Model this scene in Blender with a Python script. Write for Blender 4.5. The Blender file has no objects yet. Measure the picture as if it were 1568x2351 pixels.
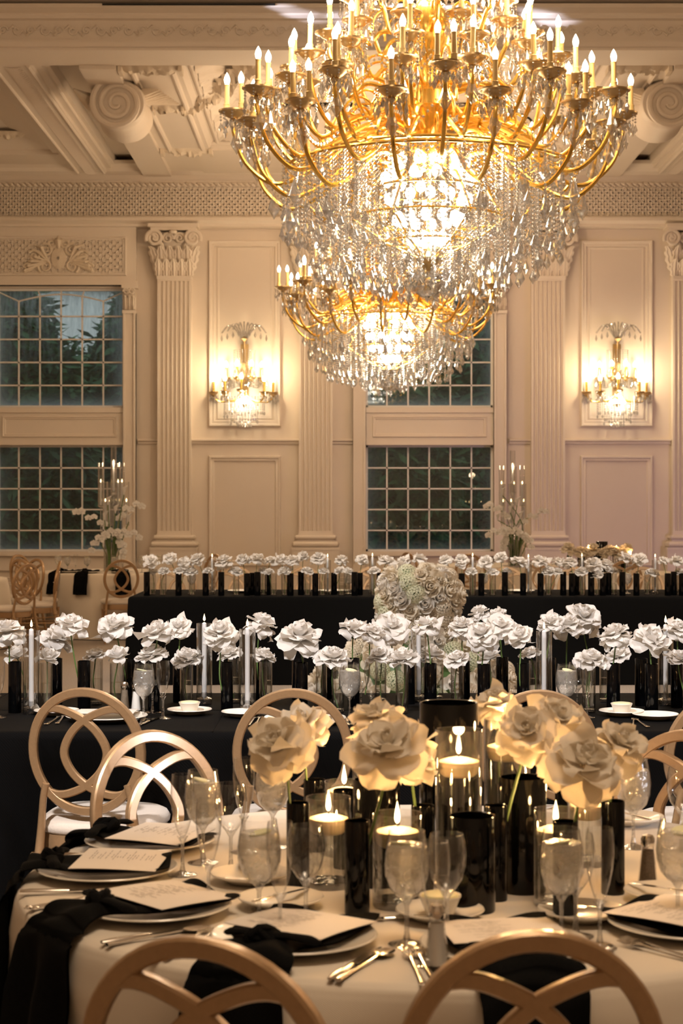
import bpy, math, random
from math import sin, cos, pi, sqrt, atan2, exp
from mathutils import Vector, Matrix, Euler, noise
RND = random.Random(11)
R = math.radians
sc = bpy.context.scene
COL = sc.collection

# ---------------------------------------------------------------- camera
F = 4000.0            # focal length in pixels of the 1568 x 2351 frame
EYE = 1.55            # camera height
HY = 1160.0           # horizon row
cam_d = bpy.data.cameras.new('camera')
cam = bpy.data.objects.new('camera', cam_d)
COL.objects.link(cam)
cam.location = (0, 0, EYE)
cam.rotation_euler = (R(90), 0, 0)
cam_d.sensor_fit = 'VERTICAL'
cam_d.sensor_height = 36.0
cam_d.lens = F / 2351.0 * 36.0
cam_d.shift_y = -(1175.5 - HY) / 2351.0
cam_d.clip_start = 0.05
cam_d.clip_end = 200
cam_d.dof.use_dof = True
cam_d.dof.focus_distance = 6.9
cam_d.dof.aperture_fstop = 8.0
sc.camera = cam

# ---------------------------------------------------------------- view + world
sc.view_settings.view_transform = 'Standard'
sc.view_settings.look = 'None'
sc.view_settings.exposure = 0.0
sc.view_settings.gamma = 1.0
sc.view_settings.use_curve_mapping = False
sc.cycles.max_bounces = 7
sc.cycles.diffuse_bounces = 3
sc.cycles.glossy_bounces = 4
sc.cycles.transmission_bounces = 4
sc.cycles.transparent_max_bounces = 28
sc.cycles.caustics_reflective = False
sc.cycles.caustics_refractive = False
sc.cycles.sample_clamp_indirect = 6.0

world = bpy.data.worlds.new('dusk')
sc.world = world
world.use_nodes = True
wn = world.node_tree.nodes
wn['Background'].inputs[0].default_value = (0.55, 0.585, 0.58, 1)
wn['Background'].inputs[1].default_value = 0.75

# ---------------------------------------------------------------- lights
def light(kind, name, loc, power, col, size=0.1, rot=None, target=None, **kw):
    d = bpy.data.lights.new(name, kind)
    d.energy = power
    d.color = col
    if kind == 'AREA':
        d.size = size
    else:
        d.shadow_soft_size = size
    for k, v in kw.items():
        setattr(d, k, v)
    o = bpy.data.objects.new(name, d)
    COL.objects.link(o)
    o.location = loc
    if target is not None:
        o.rotation_euler = (Vector(target) - Vector(loc)).to_track_quat('-Z', 'Y').to_euler()
    elif rot:
        o.rotation_euler = rot
    return o

WARM = (1.0, 0.70, 0.42)
CX = 0.60                           # the chandeliers' axis
CH = [(CX, 12.0), (CX, 21.8)]
for k, (x, y) in enumerate(CH):
    for a in range(4):
        light('POINT', 'chandelier_light', (x + 1.12 * cos(a * pi / 2 + .7), y + 1.12 * sin(a * pi / 2 + .7), 4.72), 70, WARM, 0.22)
    light('POINT', 'chandelier_light', (x, y, 5.1), 110, WARM, 0.2)
    light('POINT', 'chandelier_core_light', (x, y, 3.62), 70, (1.0, 0.78, 0.52), 0.12)
# the other chandeliers of the hall, behind the camera and to the sides
light('AREA', 'hall_light', (CX, 2.2, 6.6), 95, (1.0, 0.76, 0.52), 3.0, rot=(0, 0, 0))
light('POINT', 'hall_light', (CX, 2.2, 5.4), 170, (1.0, 0.78, 0.56), 0.6)
light('AREA', 'hall_light', (-7.0, 15, 6.4), 150, WARM, 3.0, rot=(0, 0, 0))
light('AREA', 'hall_light', (8.5, 15, 6.4), 150, WARM, 3.0, rot=(0, 0, 0))
# cool fill spots added out of view to light the long table's flowers
light('SPOT', 'added_fill_spot', (-2.6, 0.4, 6.3), 2900, (1.0, 0.955, 0.94), 0.25, target=(0.0, 6.9, 0.9), spot_size=R(34), spot_blend=0.6)
light('SPOT', 'added_fill_spot', (2.4, 2.4, 6.5), 900, (0.95, 0.95, 1.0), 0.2, target=(0.6, 7.4, 0.9), spot_size=R(40), spot_blend=0.6)
light('SPOT', 'added_fill_spot', (-2.9, 9.6, 6.6), 1700, (1.0, 0.94, 0.86), 0.25, target=(-0.4, 15.5, 0.9), spot_size=R(36), spot_blend=0.7)  # this and the next: unseen spots added to brighten the far table's roses
light('SPOT', 'added_fill_spot', (4.4, 9.6, 6.6), 1900, (1.0, 0.92, 0.84), 0.25, target=(2.3, 15.5, 0.9), spot_size=R(36), spot_blend=0.7)
light('SPOT', 'stand_spotlight', (5.0, 2.3, 1.45), 420, (0.84, 0.87, 1.0), 0.05, target=(-0.48, 4.72, 0.80), spot_size=R(7.5), spot_blend=0.4)
light('SPOT', 'added_fill_spot', (-2.3, 8.6, 6.5), 1300, (1.0, 0.95, 0.88), 0.2, target=(0.5, 13.4, 0.6), spot_size=R(20), spot_blend=0.7)  # unseen spot added to brighten the flower mound
light('SPOT', 'mauve_uplight', (6.2, 20.0, 0.6), 150, (0.62, 0.45, 1.0), 0.3, target=(3.6, 26, 2.2), spot_size=R(75), spot_blend=1.0)
for tx, tz, e in ((-0.62, 6.84, 420), (-0.2, 6.77, 420), (0.7, 6.84, 2600), (1.25, 6.82, 2600), (1.95, 6.80, 700)):
    light('SPOT', 'ceiling_beam_spotlight', (tx - 1.5, 18.05, tz - .02), e, (0.74, 0.78, 1.0), 0.015, target=(tx, 18.66, tz), spot_size=R(6.5), spot_blend=1.0)

# ---------------------------------------------------------------- materials
def mat(name, col=(.8, .8, .8), rough=.5, metal=0, emis=None, estr=0, sub=0, spec=.5, coat=0, sheen=0, noise_amt=0, noise_scale=20, bump=0, bump_scale=60, coat_rough=.05):
    m = bpy.data.materials.new(name)
    m.use_nodes = True
    nt = m.node_tree
    b = nt.nodes['Principled BSDF']
    b.inputs['Base Color'].default_value = (*col, 1)
    b.inputs['Roughness'].default_value = rough
    b.inputs['Metallic'].default_value = metal
    b.inputs['Specular IOR Level'].default_value = spec
    b.inputs['Coat Weight'].default_value = coat
    b.inputs['Coat Roughness'].default_value = coat_rough
    b.inputs['Sheen Weight'].default_value = sheen
    if sub:
        b.inputs['Subsurface Weight'].default_value = sub
        b.inputs['Subsurface Radius'].default_value = (.02, .012, .008)
    if emis:
        b.inputs['Emission Color'].default_value = (*emis, 1)
        b.inputs['Emission Strength'].default_value = estr
    tc = nt.nodes.new('ShaderNodeTexCoord')
    n = nt.nodes.new('ShaderNodeTexNoise')
    n.inputs['Scale'].default_value = noise_scale
    n.inputs['Detail'].default_value = 3
    nt.links.new(tc.outputs['Object'], n.inputs['Vector'])
    if noise_amt:
        mx = nt.nodes.new('ShaderNodeMix')
        mx.data_type = 'RGBA'
        mx.inputs[6].default_value = (*[c * (1 - noise_amt) for c in col], 1)
        mx.inputs[7].default_value = (*[min(1, c * (1 + noise_amt)) for c in col], 1)
        nt.links.new(n.outputs['Fac'], mx.inputs[0])
        nt.links.new(mx.outputs[2], b.inputs['Base Color'])
    if bump:
        n2 = nt.nodes.new('ShaderNodeTexNoise')
        n2.inputs['Scale'].default_value = bump_scale
        n2.inputs['Detail'].default_value = 3
        nt.links.new(tc.outputs['Object'], n2.inputs['Vector'])
        bp = nt.nodes.new('ShaderNodeBump')
        bp.inputs['Strength'].default_value = bump
        bp.inputs['Distance'].default_value = .01
        nt.links.new(n2.outputs['Fac'], bp.inputs['Height'])
        nt.links.new(bp.outputs['Normal'], b.inputs['Normal'])
    return m

def math_node(nt, op, a, b=None):
    n = nt.nodes.new('ShaderNodeMath')
    n.operation = op
    for i, v in enumerate((a, b)):
        if v is None:
            continue
        if isinstance(v, (int, float)):
            n.inputs[i].default_value = v
        else:
            nt.links.new(v, n.inputs[i])
    return n.outputs[0]

def thin_glass(name, tint=(.97, .98, .97), base=.05, gain=.85, power=3.0, rough=.03, bump=0, bscale=40, milk=0, milkcol=(.9, .9, .85)):
    """a thin pane or wall of glass: what is behind shows through, edges reflect"""
    m = bpy.data.materials.new(name)
    m.use_nodes = True
    nt = m.node_tree
    nt.nodes.remove(nt.nodes['Principled BSDF'])
    out = nt.nodes['Material Output']
    lw = nt.nodes.new('ShaderNodeLayerWeight')
    lw.inputs[0].default_value = .5
    p = math_node(nt, 'POWER', lw.outputs['Facing'], power)
    p = math_node(nt, 'MULTIPLY', p, gain)
    p = math_node(nt, 'ADD', p, base)
    tr = nt.nodes.new('ShaderNodeBsdfTransparent')
    tr.inputs[0].default_value = (*tint, 1)
    gl = nt.nodes.new('ShaderNodeBsdfGlossy')
    gl.inputs['Roughness'].default_value = rough
    mx = nt.nodes.new('ShaderNodeMixShader')
    nt.links.new(p, mx.inputs[0])
    nt.links.new(tr.outputs[0], mx.inputs[1])
    nt.links.new(gl.outputs[0], mx.inputs[2])
    last = mx
    if bump:
        tc = nt.nodes.new('ShaderNodeTexCoord')
        n = nt.nodes.new('ShaderNodeTexNoise')
        n.inputs['Scale'].default_value = bscale
        nt.links.new(tc.outputs['Object'], n.inputs['Vector'])
        bp = nt.nodes.new('ShaderNodeBump')
        bp.inputs['Strength'].default_value = bump
        bp.inputs['Distance'].default_value = .01
        nt.links.new(n.outputs['Fac'], bp.inputs['Height'])
        nt.links.new(bp.outputs['Normal'], gl.inputs['Normal'])
        nt.links.new(bp.outputs['Normal'], lw.inputs['Normal'])
    if milk:
        df = nt.nodes.new('ShaderNodeBsdfDiffuse')
        df.inputs[0].default_value = (*milkcol, 1)
        tl = nt.nodes.new('ShaderNodeBsdfTranslucent')
        tl.inputs[0].default_value = (*milkcol, 1)
        m1 = nt.nodes.new('ShaderNodeMixShader')
        nt.links.new(df.outputs[0], m1.inputs[1])
        nt.links.new(tl.outputs[0], m1.inputs[2])
        m2 = nt.nodes.new('ShaderNodeMixShader')
        tc = nt.nodes.new('ShaderNodeTexCoord')
        n = nt.nodes.new('ShaderNodeTexNoise')
        n.inputs['Scale'].default_value = bscale * .7
        n.inputs['Detail'].default_value = 4
        nt.links.new(tc.outputs['Object'], n.inputs['Vector'])
        f = math_node(nt, 'ADD', math_node(nt, 'MULTIPLY', n.outputs['Fac'], .8), .1)
        f = math_node(nt, 'MULTIPLY', f, milk)
        nt.links.new(f, m2.inputs[0])
        nt.links.new(mx.outputs[0], m2.inputs[1])
        nt.links.new(m1.outputs[0], m2.inputs[2])
        last = m2
    nt.links.new(last.outputs[0], out.inputs[0])
    return m

def emit(name, col, strength):
    m = bpy.data.materials.new(name)
    m.use_nodes = True
    nt = m.node_tree
    nt.nodes.remove(nt.nodes['Principled BSDF'])
    e = nt.nodes.new('ShaderNodeEmission')
    e.inputs[0].default_value = (*col, 1)
    e.inputs[1].default_value = strength
    nt.links.new(e.outputs[0], nt.nodes['Material Output'].inputs[0])
    m.cycles.emission_sampling = 'NONE'
    return m

def petal_mat(name, col, tl=.36):
    m = mat(name, col, .55, sheen=.2, noise_amt=.04, noise_scale=8, bump=.08, bump_scale=30, spec=.25)
    nt = m.node_tree
    b = nt.nodes['Principled BSDF']
    t = nt.nodes.new('ShaderNodeBsdfTranslucent')
    t.inputs[0].default_value = (col[0], col[1] * .97, col[2] * .9, 1)
    mx = nt.nodes.new('ShaderNodeMixShader')
    mx.inputs[0].default_value = tl
    nt.links.new(b.outputs[0], mx.inputs[1])
    nt.links.new(t.outputs[0], mx.inputs[2])
    nt.links.new(mx.outputs[0], nt.nodes['Material Output'].inputs[0])
    return m

PAINT = (.76, .66, .56)
M = {}
M['paint'] = mat('cream_paint', PAINT, .6, noise_amt=.03, noise_scale=2.5, bump=.02)
M['paint2'] = mat('cream_trim_paint', (.79, .695, .595), .5, noise_amt=.02, noise_scale=3)
M['ornament'] = mat('carved_plaster', (.76, .65, .52), .7, bump=1.0, bump_scale=9)
M['dark'] = mat('dark_slot', (.02, .02, .02), .8)
M['muntin'] = mat('white_window_paint', (.8, .78, .76), .5)
M['gold'] = mat('polished_brass', (.95, .62, .16), .24, metal=1.0, noise_amt=.08, noise_scale=15)
M['cup'] = mat('antique_brass', (.62, .46, .24), .3, metal=1.0, noise_amt=.1)
M['sleeve'] = mat('ivory_gold_candle_sleeve', (.88, .62, .25), .45, sub=.1)
M['bulb'] = emit('lit_bulb', (1.0, .86, .62), 16)
M['core'] = emit('lit_core_bulb', (1.0, .90, .72), 26)
M['flame'] = emit('candle_flame', (1.0, .66, .28), 14)
M['wick'] = mat('wick', (.03, .02, .02), .9)
M['crystal'] = thin_glass('cut_crystal', (.97, .97, .98), .38, .6, 1.3, .07, milk=.17, bscale=20, milkcol=(1, .98, .96))
M['glass'] = thin_glass('clear_glass', (.985, .985, .98), .07, .95, 2.0, .04)
M['vaseglass'] = thin_glass('vase_glass', (.975, .975, .97), .09, .9, 1.9, .04)
M['thickglass'] = thin_glass('thick_glass', (.95, .955, .95), .26, .75, 1.4, .05, bump=.4, bscale=60)
M['water'] = thin_glass('water', (.965, .97, .95), .05, .7, 2.5, .04)
M['ice'] = thin_glass('iced_water', (.985, .98, .97), .20, .6, 1.4, .16, bump=1.0, bscale=55, milk=.50, milkcol=(1, .98, .94))
M['lemon'] = mat('lemon_slice', (.82, .80, .50), .5)
M['blackglass'] = mat('black_glass', (.0015, .0016, .002), .08, spec=.32, noise_amt=.2)
M['whitepetal'] = petal_mat('white_rose_petal', (.88, .85, .82))
M['creampetal'] = petal_mat('cream_rose_petal', (.88, .81, .70))
M['greenpetal'] = petal_mat('pale_green_hydrangea', (.78, .80, .62))
M['stem'] = mat('rose_stem', (.10, .17, .045), .5, noise_amt=.3, noise_scale=30)
M['leaf'] = mat('leaf_green', (.06, .13, .035), .5, noise_amt=.3)
M['wax'] = mat('ivory_wax', (.95, .78, .58), .45, sub=.35, bump=.02)
M['taper'] = mat('white_taper_wax', (.86, .86, .88), .4, sub=.1)
M['chair'] = mat('champagne_gold_lacquer', (.45, .285, .15), .33, metal=.45, noise_amt=.12, noise_scale=90, coat=.4, coat_rough=.2)
M['cushion'] = mat('ivory_cushion', (.72, .63, .54), .85, sheen=.3, bump=.15, bump_scale=120)
M['silver'] = mat('polished_silver', (.82, .78, .72), .16, metal=1.0)
M['china'] = mat('ivory_china', (.88, .81, .70), .25, coat=.3)
M['butter'] = mat('pale_butter', (.86, .80, .50), .5, sub=.2)
M['card'] = mat('menu_card', (.86, .78, .70), .7)
M['ink'] = mat('grey_ink', (.30, .26, .23), .8)
M['salt'] = mat('salt', (.9, .87, .82), .9)
M['pepper'] = mat('pepper', (.22, .17, .12), .9, noise_amt=.6, noise_scale=400)
M['orchid'] = petal_mat('white_orchid_petal', (.9, .88, .86), .2)
M['bark'] = mat('bark', (.05, .04, .03), .9)

def cloth_mat(name, col, rough, weave=.0, scale=900., sheen=.2):
    m = mat(name, col, rough, sheen=sheen, spec=.2 if col[0] > .1 else .10)
    nt = m.node_tree
    b = nt.nodes['Principled BSDF']
    tc = nt.nodes.new('ShaderNodeTexCoord')
    w = nt.nodes.new('ShaderNodeTexWave')
    w.wave_type = 'BANDS'
    w.bands_direction = 'DIAGONAL'
    w.inputs['Scale'].default_value = scale
    w.inputs['Distortion'].default_value = .5
    n = nt.nodes.new('ShaderNodeTexNoise')
    n.inputs['Scale'].default_value = scale * .3
    nt.links.new(tc.outputs['Object'], w.inputs['Vector'])
    nt.links.new(tc.outputs['Object'], n.inputs['Vector'])
    s = math_node(nt, 'ADD', w.outputs['Fac'], n.outputs['Fac'])
    bp = nt.nodes.new('ShaderNodeBump')
    bp.inputs['Strength'].default_value = weave
    bp.inputs['Distance'].default_value = .004
    nt.links.new(s, bp.inputs['Height'])
    nt.links.new(bp.outputs['Normal'], b.inputs['Normal'])
    return m
M['creamcloth'] = cloth_mat('cream_damask', (.80, .71, .59), .8, .10, 150.)
M['blackcloth'] = cloth_mat('black_cloth', (.0025, .0024, .0024), .9, .2, 60., .0)
M['napkin'] = cloth_mat('black_napkin', (.003, .003, .003), .9, .2, 120., .0)

def carpet_mat():
    m = mat('patterned_carpet', (.42, .34, .27), .95, sheen=.3)
    nt = m.node_tree
    b = nt.nodes['Principled BSDF']
    tc = nt.nodes.new('ShaderNodeTexCoord')
    n = nt.nodes.new('ShaderNodeTexNoise'); n.inputs['Scale'].default_value = 95; n.inputs['Detail'].default_value = 4
    v = nt.nodes.new('ShaderNodeTexVoronoi'); v.inputs['Scale'].default_value = 1.1
    nt.links.new(tc.outputs['Object'], n.inputs['Vector'])
    nt.links.new(tc.outputs['Object'], v.inputs['Vector'])
    r = nt.nodes.new('ShaderNodeValToRGB')
    r.color_ramp.elements[0].position = .40; r.color_ramp.elements[0].color = (.27, .215, .17, 1)
    r.color_ramp.elements[1].position = .62; r.color_ramp.elements[1].color = (.46, .375, .30, 1)
    nt.links.new(n.outputs['Fac'], r.inputs[0])
    nt.links.new(r.outputs[0], b.inputs['Base Color'])
    bp = nt.nodes.new('ShaderNodeBump'); bp.inputs['Strength'].default_value = .5; bp.inputs['Distance'].default_value = .01
    nt.links.new(n.outputs['Fac'], bp.inputs['Height']); nt.links.new(bp.outputs['Normal'], b.inputs['Normal'])
    return m
M['carpet'] = carpet_mat()

def pane_mat(name, mist, edge):
    """window pane: clear glass, misted by condensation in streaks and towards the frame"""
    m = thin_glass(name, (.90, .95, .95), .07, .6, 2.5, .02)
    nt = m.node_tree
    out = nt.nodes['Material Output']
    last = out.inputs[0].links[0].from_socket
    tc = nt.nodes.new('ShaderNodeTexCoord')
    mp = nt.nodes.new('ShaderNodeMapping'); mp.inputs['Scale'].default_value = (9, 1, 1.6)
    n = nt.nodes.new('ShaderNodeTexNoise'); n.inputs['Scale'].default_value = 2.2; n.inputs['Detail'].default_value = 6; n.inputs['Roughness'].default_value = .7
    nt.links.new(tc.outputs['Object'], mp.inputs[0]); nt.links.new(mp.outputs[0], n.inputs['Vector'])
    sp = nt.nodes.new('ShaderNodeSeparateXYZ'); nt.links.new(tc.outputs['Generated'], sp.inputs[0])
    # mist grows towards the pane's border and its top
    ex = math_node(nt, 'POWER', math_node(nt, 'MULTIPLY', math_node(nt, 'ABSOLUTE', math_node(nt, 'SUBTRACT', sp.outputs[0], .5)), 2.0), 9)
    ez = math_node(nt, 'POWER', math_node(nt, 'MULTIPLY', math_node(nt, 'ABSOLUTE', math_node(nt, 'SUBTRACT', sp.outputs[2], .5)), 2.0), 9)
    top = math_node(nt, 'MULTIPLY', math_node(nt, 'POWER', sp.outputs[2], 1.9), mist)
    e = math_node(nt, 'MULTIPLY', math_node(nt, 'ADD', ex, ez), edge)
    st = math_node(nt, 'MULTIPLY', math_node(nt, 'SUBTRACT', n.outputs['Fac'], .38), 1.5)
    st = math_node(nt, 'MAXIMUM', st, 0.0)
    f = math_node(nt, 'ADD', math_node(nt, 'MULTIPLY', st, top), e)
    f = math_node(nt, 'ADD', f, .01)
    f = math_node(nt, 'MINIMUM', f, .6)
    df = nt.nodes.new('ShaderNodeBsdfTranslucent'); df.inputs[0].default_value = (.80, .86, .88, 1)
    mx = nt.nodes.new('ShaderNodeMixShader')
    nt.links.new(f, mx.inputs[0]); nt.links.new(last, mx.inputs[1]); nt.links.new(df.outputs[0], mx.inputs[2])
    nt.links.new(mx.outputs[0], out.inputs[0])
    return m
M['pane'] = pane_mat('misted_window_glass', .95, .32)
M['pane_low'] = pane_mat('window_glass', .22, .22)
M['hedge'] = mat('evergreen_leaves', (.07, .20, .085), .6, noise_amt=.7, noise_scale=3)
M['grass'] = mat('grass', (.02, .035, .015), .9, noise_amt=.4)

# ---------------------------------------------------------------- mesh builder
class MB:
    def __init__(s):
        s.v = []; s.f = []; s.T = None
    def add(s, vs, fs):
        o = len(s.v)
        if s.T is not None:
            vs = [s.T @ Vector(p) for p in vs]
        s.v.extend([tuple(p) for p in vs])
        s.f.extend([tuple(i + o for i in q) for q in fs])
        return s
    def box(s, x0, x1, y0, y1, z0, z1):
        v = [(x0, y0, z0), (x1, y0, z0), (x1, y1, z0), (x0, y1, z0), (x0, y0, z1), (x1, y0, z1), (x1, y1, z1), (x0, y1, z1)]
        return s.add(v, [(0, 3, 2, 1), (4, 5, 6, 7), (0, 1, 5, 4), (1, 2, 6, 5), (2, 3, 7, 6), (3, 0, 4, 7)])
    def lathe(s, prof, n=24, c=(0, 0, 0), cap=False):
        v = []; f = []
        for r, z in prof:
            for k in range(n):
                a = 2 * pi * k / n
                v.append((c[0] + r * cos(a), c[1] + r * sin(a), c[2] + z))
        for i in range(len(prof) - 1):
            for k in range(n):
                k2 = (k + 1) % n
                f.append((i * n + k, i * n + k2, (i + 1) * n + k2, (i + 1) * n + k))
        if cap:
            f.append(tuple(range(n - 1, -1, -1)))
            f.append(tuple((len(prof) - 1) * n + k for k in range(n)))
        return s.add(v, f)
    def tube(s, pts, rad, n=8, closed=False, cap=True, flat=1.0):
        pts = [Vector(p) for p in pts]
        N = len(pts)
        if not hasattr(rad, '__len__'):
            rad = [rad] * N
        v = []; f = []
        prev = None
        for i, p in enumerate(pts):
            a = pts[(i - 1) % N] if (closed or i > 0) else p
            b = pts[(i + 1) % N] if (closed or i < N - 1) else p
            t = (b - a)
            if t.length < 1e-9: t = Vector((0, 0, 1))
            t.normalize()
            if prev is None:
                up = Vector((0, 0, 1)) if abs(t.z) < .9 else Vector((1, 0, 0))
                x = t.cross(up).normalized()
            else:
                x = (prev - t * prev.dot(t))
                x = x.normalized() if x.length > 1e-6 else t.orthogonal().normalized()
            prev = x
            y = t.cross(x)
            for k in range(n):
                an = 2 * pi * k / n
                v.append(p + (x * cos(an) + y * sin(an) * flat) * rad[i])
        M_ = N if closed else N - 1
        for i in range(M_):
            j = (i + 1) % N
            for k in range(n):
                k2 = (k + 1) % n
                f.append((i * n + k, i * n + k2, j * n + k2, j * n + k))
        if cap and not closed:
            f.append(tuple(range(n - 1, -1, -1)))
            f.append(tuple((N - 1) * n + k for k in range(n)))
        return s.add(v, f)
    def grid(s, fn, nu, nv, wrap=False):
        v = []; f = []
        U = nu if wrap else nu + 1
        for j in range(nv + 1):
            for i in range(U):
                v.append(fn(i / nu, j / nv))
        for j in range(nv):
            for i in range(nu):
                i2 = (i + 1) % U if wrap else i + 1
                f.append((j * U + i, j * U + i2, (j + 1) * U + i2, (j + 1) * U + i))
        return s.add(v, f)
    def gem(s, c, r, h, n=6, top=.4):
        """faceted drop: point at the bottom, small table at the top"""
        x, y, z = c
        v = [(x, y, z)]
        for k in range(n):
            a = 2 * pi * k / n
            v.append((x + r * cos(a), y + r * sin(a), z - h * top))
        v.append((x, y, z - h))
        f = []
        for k in range(n):
            k2 = (k + 1) % n
            f.append((0, 1 + k, 1 + k2)); f.append((n + 1, 1 + k2, 1 + k))
        return s.add(v, f)
    def sweep(s, prof, p0, p1, axis='X'):
        """extrude an open (a,b) profile along X (a=y, b=z) or along Y (a=x, b=z)"""
        v = []; f = []
        n = len(prof)
        for e in (p0, p1):
            for a, b in prof:
                v.append((e, a, b) if axis == 'X' else (a, e, b))
        for i in range(n - 1):
            f.append((i, i + 1, n + i + 1, n + i))
        f.append(tuple(range(n))); f.append(tuple(range(2 * n - 1, n - 1, -1)))
        return s.add(v, f)
    def build(s, name, m, parent=None, smooth=True, angle=38, loc=None):
        me = bpy.data.meshes.new(name)
        me.from_pydata(s.v, [], s.f)
        me.validate()
        me.materials.append(M[m] if isinstance(m, str) else m)
        if smooth:
            me.polygons.foreach_set('use_smooth', [True] * len(me.polygons))
            me.set_sharp_from_angle(angle=R(angle))
        me.update()
        o = bpy.data.objects.new(name, me)
        COL.objects.link(o)
        if parent: o.parent = parent
        if loc: o.location = loc
        return o

def fix_normals(o):
    import bmesh
    b = bmesh.new(); b.from_mesh(o.data)
    bmesh.ops.recalc_face_normals(b, faces=b.faces)
    b.to_mesh(o.data); b.free()
    return o

LABELS = set()
def tag(o, label, cat, group=None, kind=None):
    o['label'] = label; o['category'] = cat
    if group: o['group'] = group
    if kind: o['kind'] = kind
    return o
def thing(name, label, cat, loc=(0, 0, 0), rz=0, group=None, kind=None):
    o = bpy.data.objects.new(name, None)
    COL.objects.link(o)
    o.empty_display_size = .05
    o.location = loc; o.rotation_euler = (0, 0, rz)
    return tag(o, label, cat, group, kind)
def structure(o, label=None):
    o['kind'] = 'structure'
    if label: o['label'] = label
    return o
def inst(src, parent, loc=(0, 0, 0), rot=(0, 0, 0), scl=1.0, name=None):
    """another object sharing src's mesh"""
    o = src.copy()
    if name: o.name = name
    COL.objects.link(o)
    o.parent = parent
    o.location = loc; o.rotation_euler = rot
    o.scale = (scl,) * 3 if not hasattr(scl, '__len__') else scl
    return o
def child_of(me, name, parent, loc=(0, 0, 0), rot=(0, 0, 0), scl=1.0):
    o = bpy.data.objects.new(name, me)
    COL.objects.link(o)
    o.parent = parent
    o.location = loc; o.rotation_euler = rot
    o.scale = (scl,) * 3 if not hasattr(scl, '__len__') else scl
    return o
def data_only(o):
    me = o.data
    bpy.data.objects.remove(o)
    return me
def copy_tree(root, loc, rz, label, group=None):
    def rec(o, par):
        c = o.copy(); COL.objects.link(c)
        if par: c.parent = par
        for ch in KIDS.get(o.name, []):
            rec(ch, c)
        return c
    c = rec(root, None)
    c.location = loc; c.rotation_euler = (0, 0, rz)
    c['label'] = label
    if group: c['group'] = group
    return c
KIDS = {}
def index_kids(root):
    for o in [root] + list(root.children_recursive):
        KIDS[o.name] = list(o.children)

ORD = ['first', 'second', 'third', 'fourth', 'fifth', 'sixth', 'seventh', 'eighth', 'ninth', 'tenth', 'eleventh', 'twelfth', 'thirteenth', 'fourteenth', 'fifteenth', 'sixteenth', 'seventeenth', 'eighteenth', 'nineteenth', 'twentieth']
ORD += ['twenty-' + o for o in ORD[:9]] + ['thirtieth'] + ['thirty-' + o for o in ORD[:9]] + ['fortieth'] + ['forty-' + o for o in ORD[:9]]

def at_y(px, py, Y):
    return Vector(((px - 784) / F * Y, Y, EYE + (HY - py) / F * Y))
def on_plane(px, py, z):
    Y = F * (EYE - z) / (py - HY)
    return Vector(((px - 784) / F * Y, Y, z))
def catmull(pts, n=6, closed=False):
    P = [Vector(p) for p in pts]
    out = []
    N = len(P)
    for i in range(N if closed else N - 1):
        p0 = P[(i - 1) % N] if closed or i > 0 else P[0]
        p1 = P[i]; p2 = P[(i + 1) % N]
        p3 = P[(i + 2) % N] if closed or i + 2 < N else P[-1]
        for k in range(n):
            t = k / n
            out.append(.5 * ((2 * p1) + (-p0 + p2) * t + (2 * p0 - 5 * p1 + 4 * p2 - p3) * t * t + (-p0 + 3 * p1 - 3 * p2 + p3) * t ** 3))
    if not closed: out.append(P[-1])
    return out
# ================================================================ ROOM
WY = 26.0
WS = F / WY
def wx(px): return (px - 784) / WS
def wz(py): return EYE + (HY - py) / WS
ZC = 6.46             # underside of the ceiling beams
ZT = 6.96             # main ceiling
BAYS = [138, 986]
HW = 146 / WS         # half width of a window
XL, XR, YB = -9.5, 11.0, -4.0

b = MB(); b.box(XL, XR, YB, WY + .3, -.1, 0)
structure(b.build('floor', 'carpet', smooth=False))
def wall_back():
    b = MB()
    xs = [XL]
    for c in BAYS: xs += [wx(c) - HW, wx(c) + HW]
    xs.append(XR)
    zu1, zu0 = wz(662), wz(935)
    zl1, zl0 = wz(1022), wz(1266)
    for i in range(len(xs) - 1):
        if i % 2 == 0:
            b.box(xs[i], xs[i + 1], WY, WY + .3, 0, ZT + .1)
        else:
            for z0, z1 in ((0, zl0), (zl1, zu0), (zu1, ZT + .1)):
                b.box(xs[i], xs[i + 1], WY, WY + .3, z0, z1)
    return structure(b.build('wall_back', 'paint', smooth=False))
wall_back()
b = MB(); b.box(XL - .2, XL, YB, WY + .3, 0, ZT + .1); structure(b.build('wall_left', 'paint', smooth=False))
b = MB(); b.box(XR, XR + .2, YB, WY + .3, 0, ZT + .1); structure(b.build('wall_right', 'paint', smooth=False))
b = MB(); b.box(XL, XR, YB - .2, YB, 0, ZT + .1); structure(b.build('wall_front', 'paint', smooth=False))

# ---- ceiling: main plane, the cross beam, and the coffered bay along the window wall
def frame_rect(b, x0, x1, y0, y1, X0, X1, Y0, Y1, z, Z):
    """sloping picture-frame surface between two horizontal rectangles"""
    o = [(x0, y0, z), (x1, y0, z), (x1, y1, z), (x0, y1, z)]
    i = [(X0, Y0, Z), (X1, Y0, Z), (X1, Y1, Z), (X0, Y1, Z)]
    b.add(o + i, [(0, 1, 5, 4), (1, 2, 6, 5), (2, 3, 7, 6), (3, 0, 4, 7)])
YF, YR = 18.8, 19.45
cl = MB()
cl.box(XL, XR, YB, YF, ZT, ZT + .1)
cl.box(XL, XR, YF, WY + .3, ZT + .12, ZT + .2)
structure(cl.build('ceiling', 'paint', smooth=False))
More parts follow.
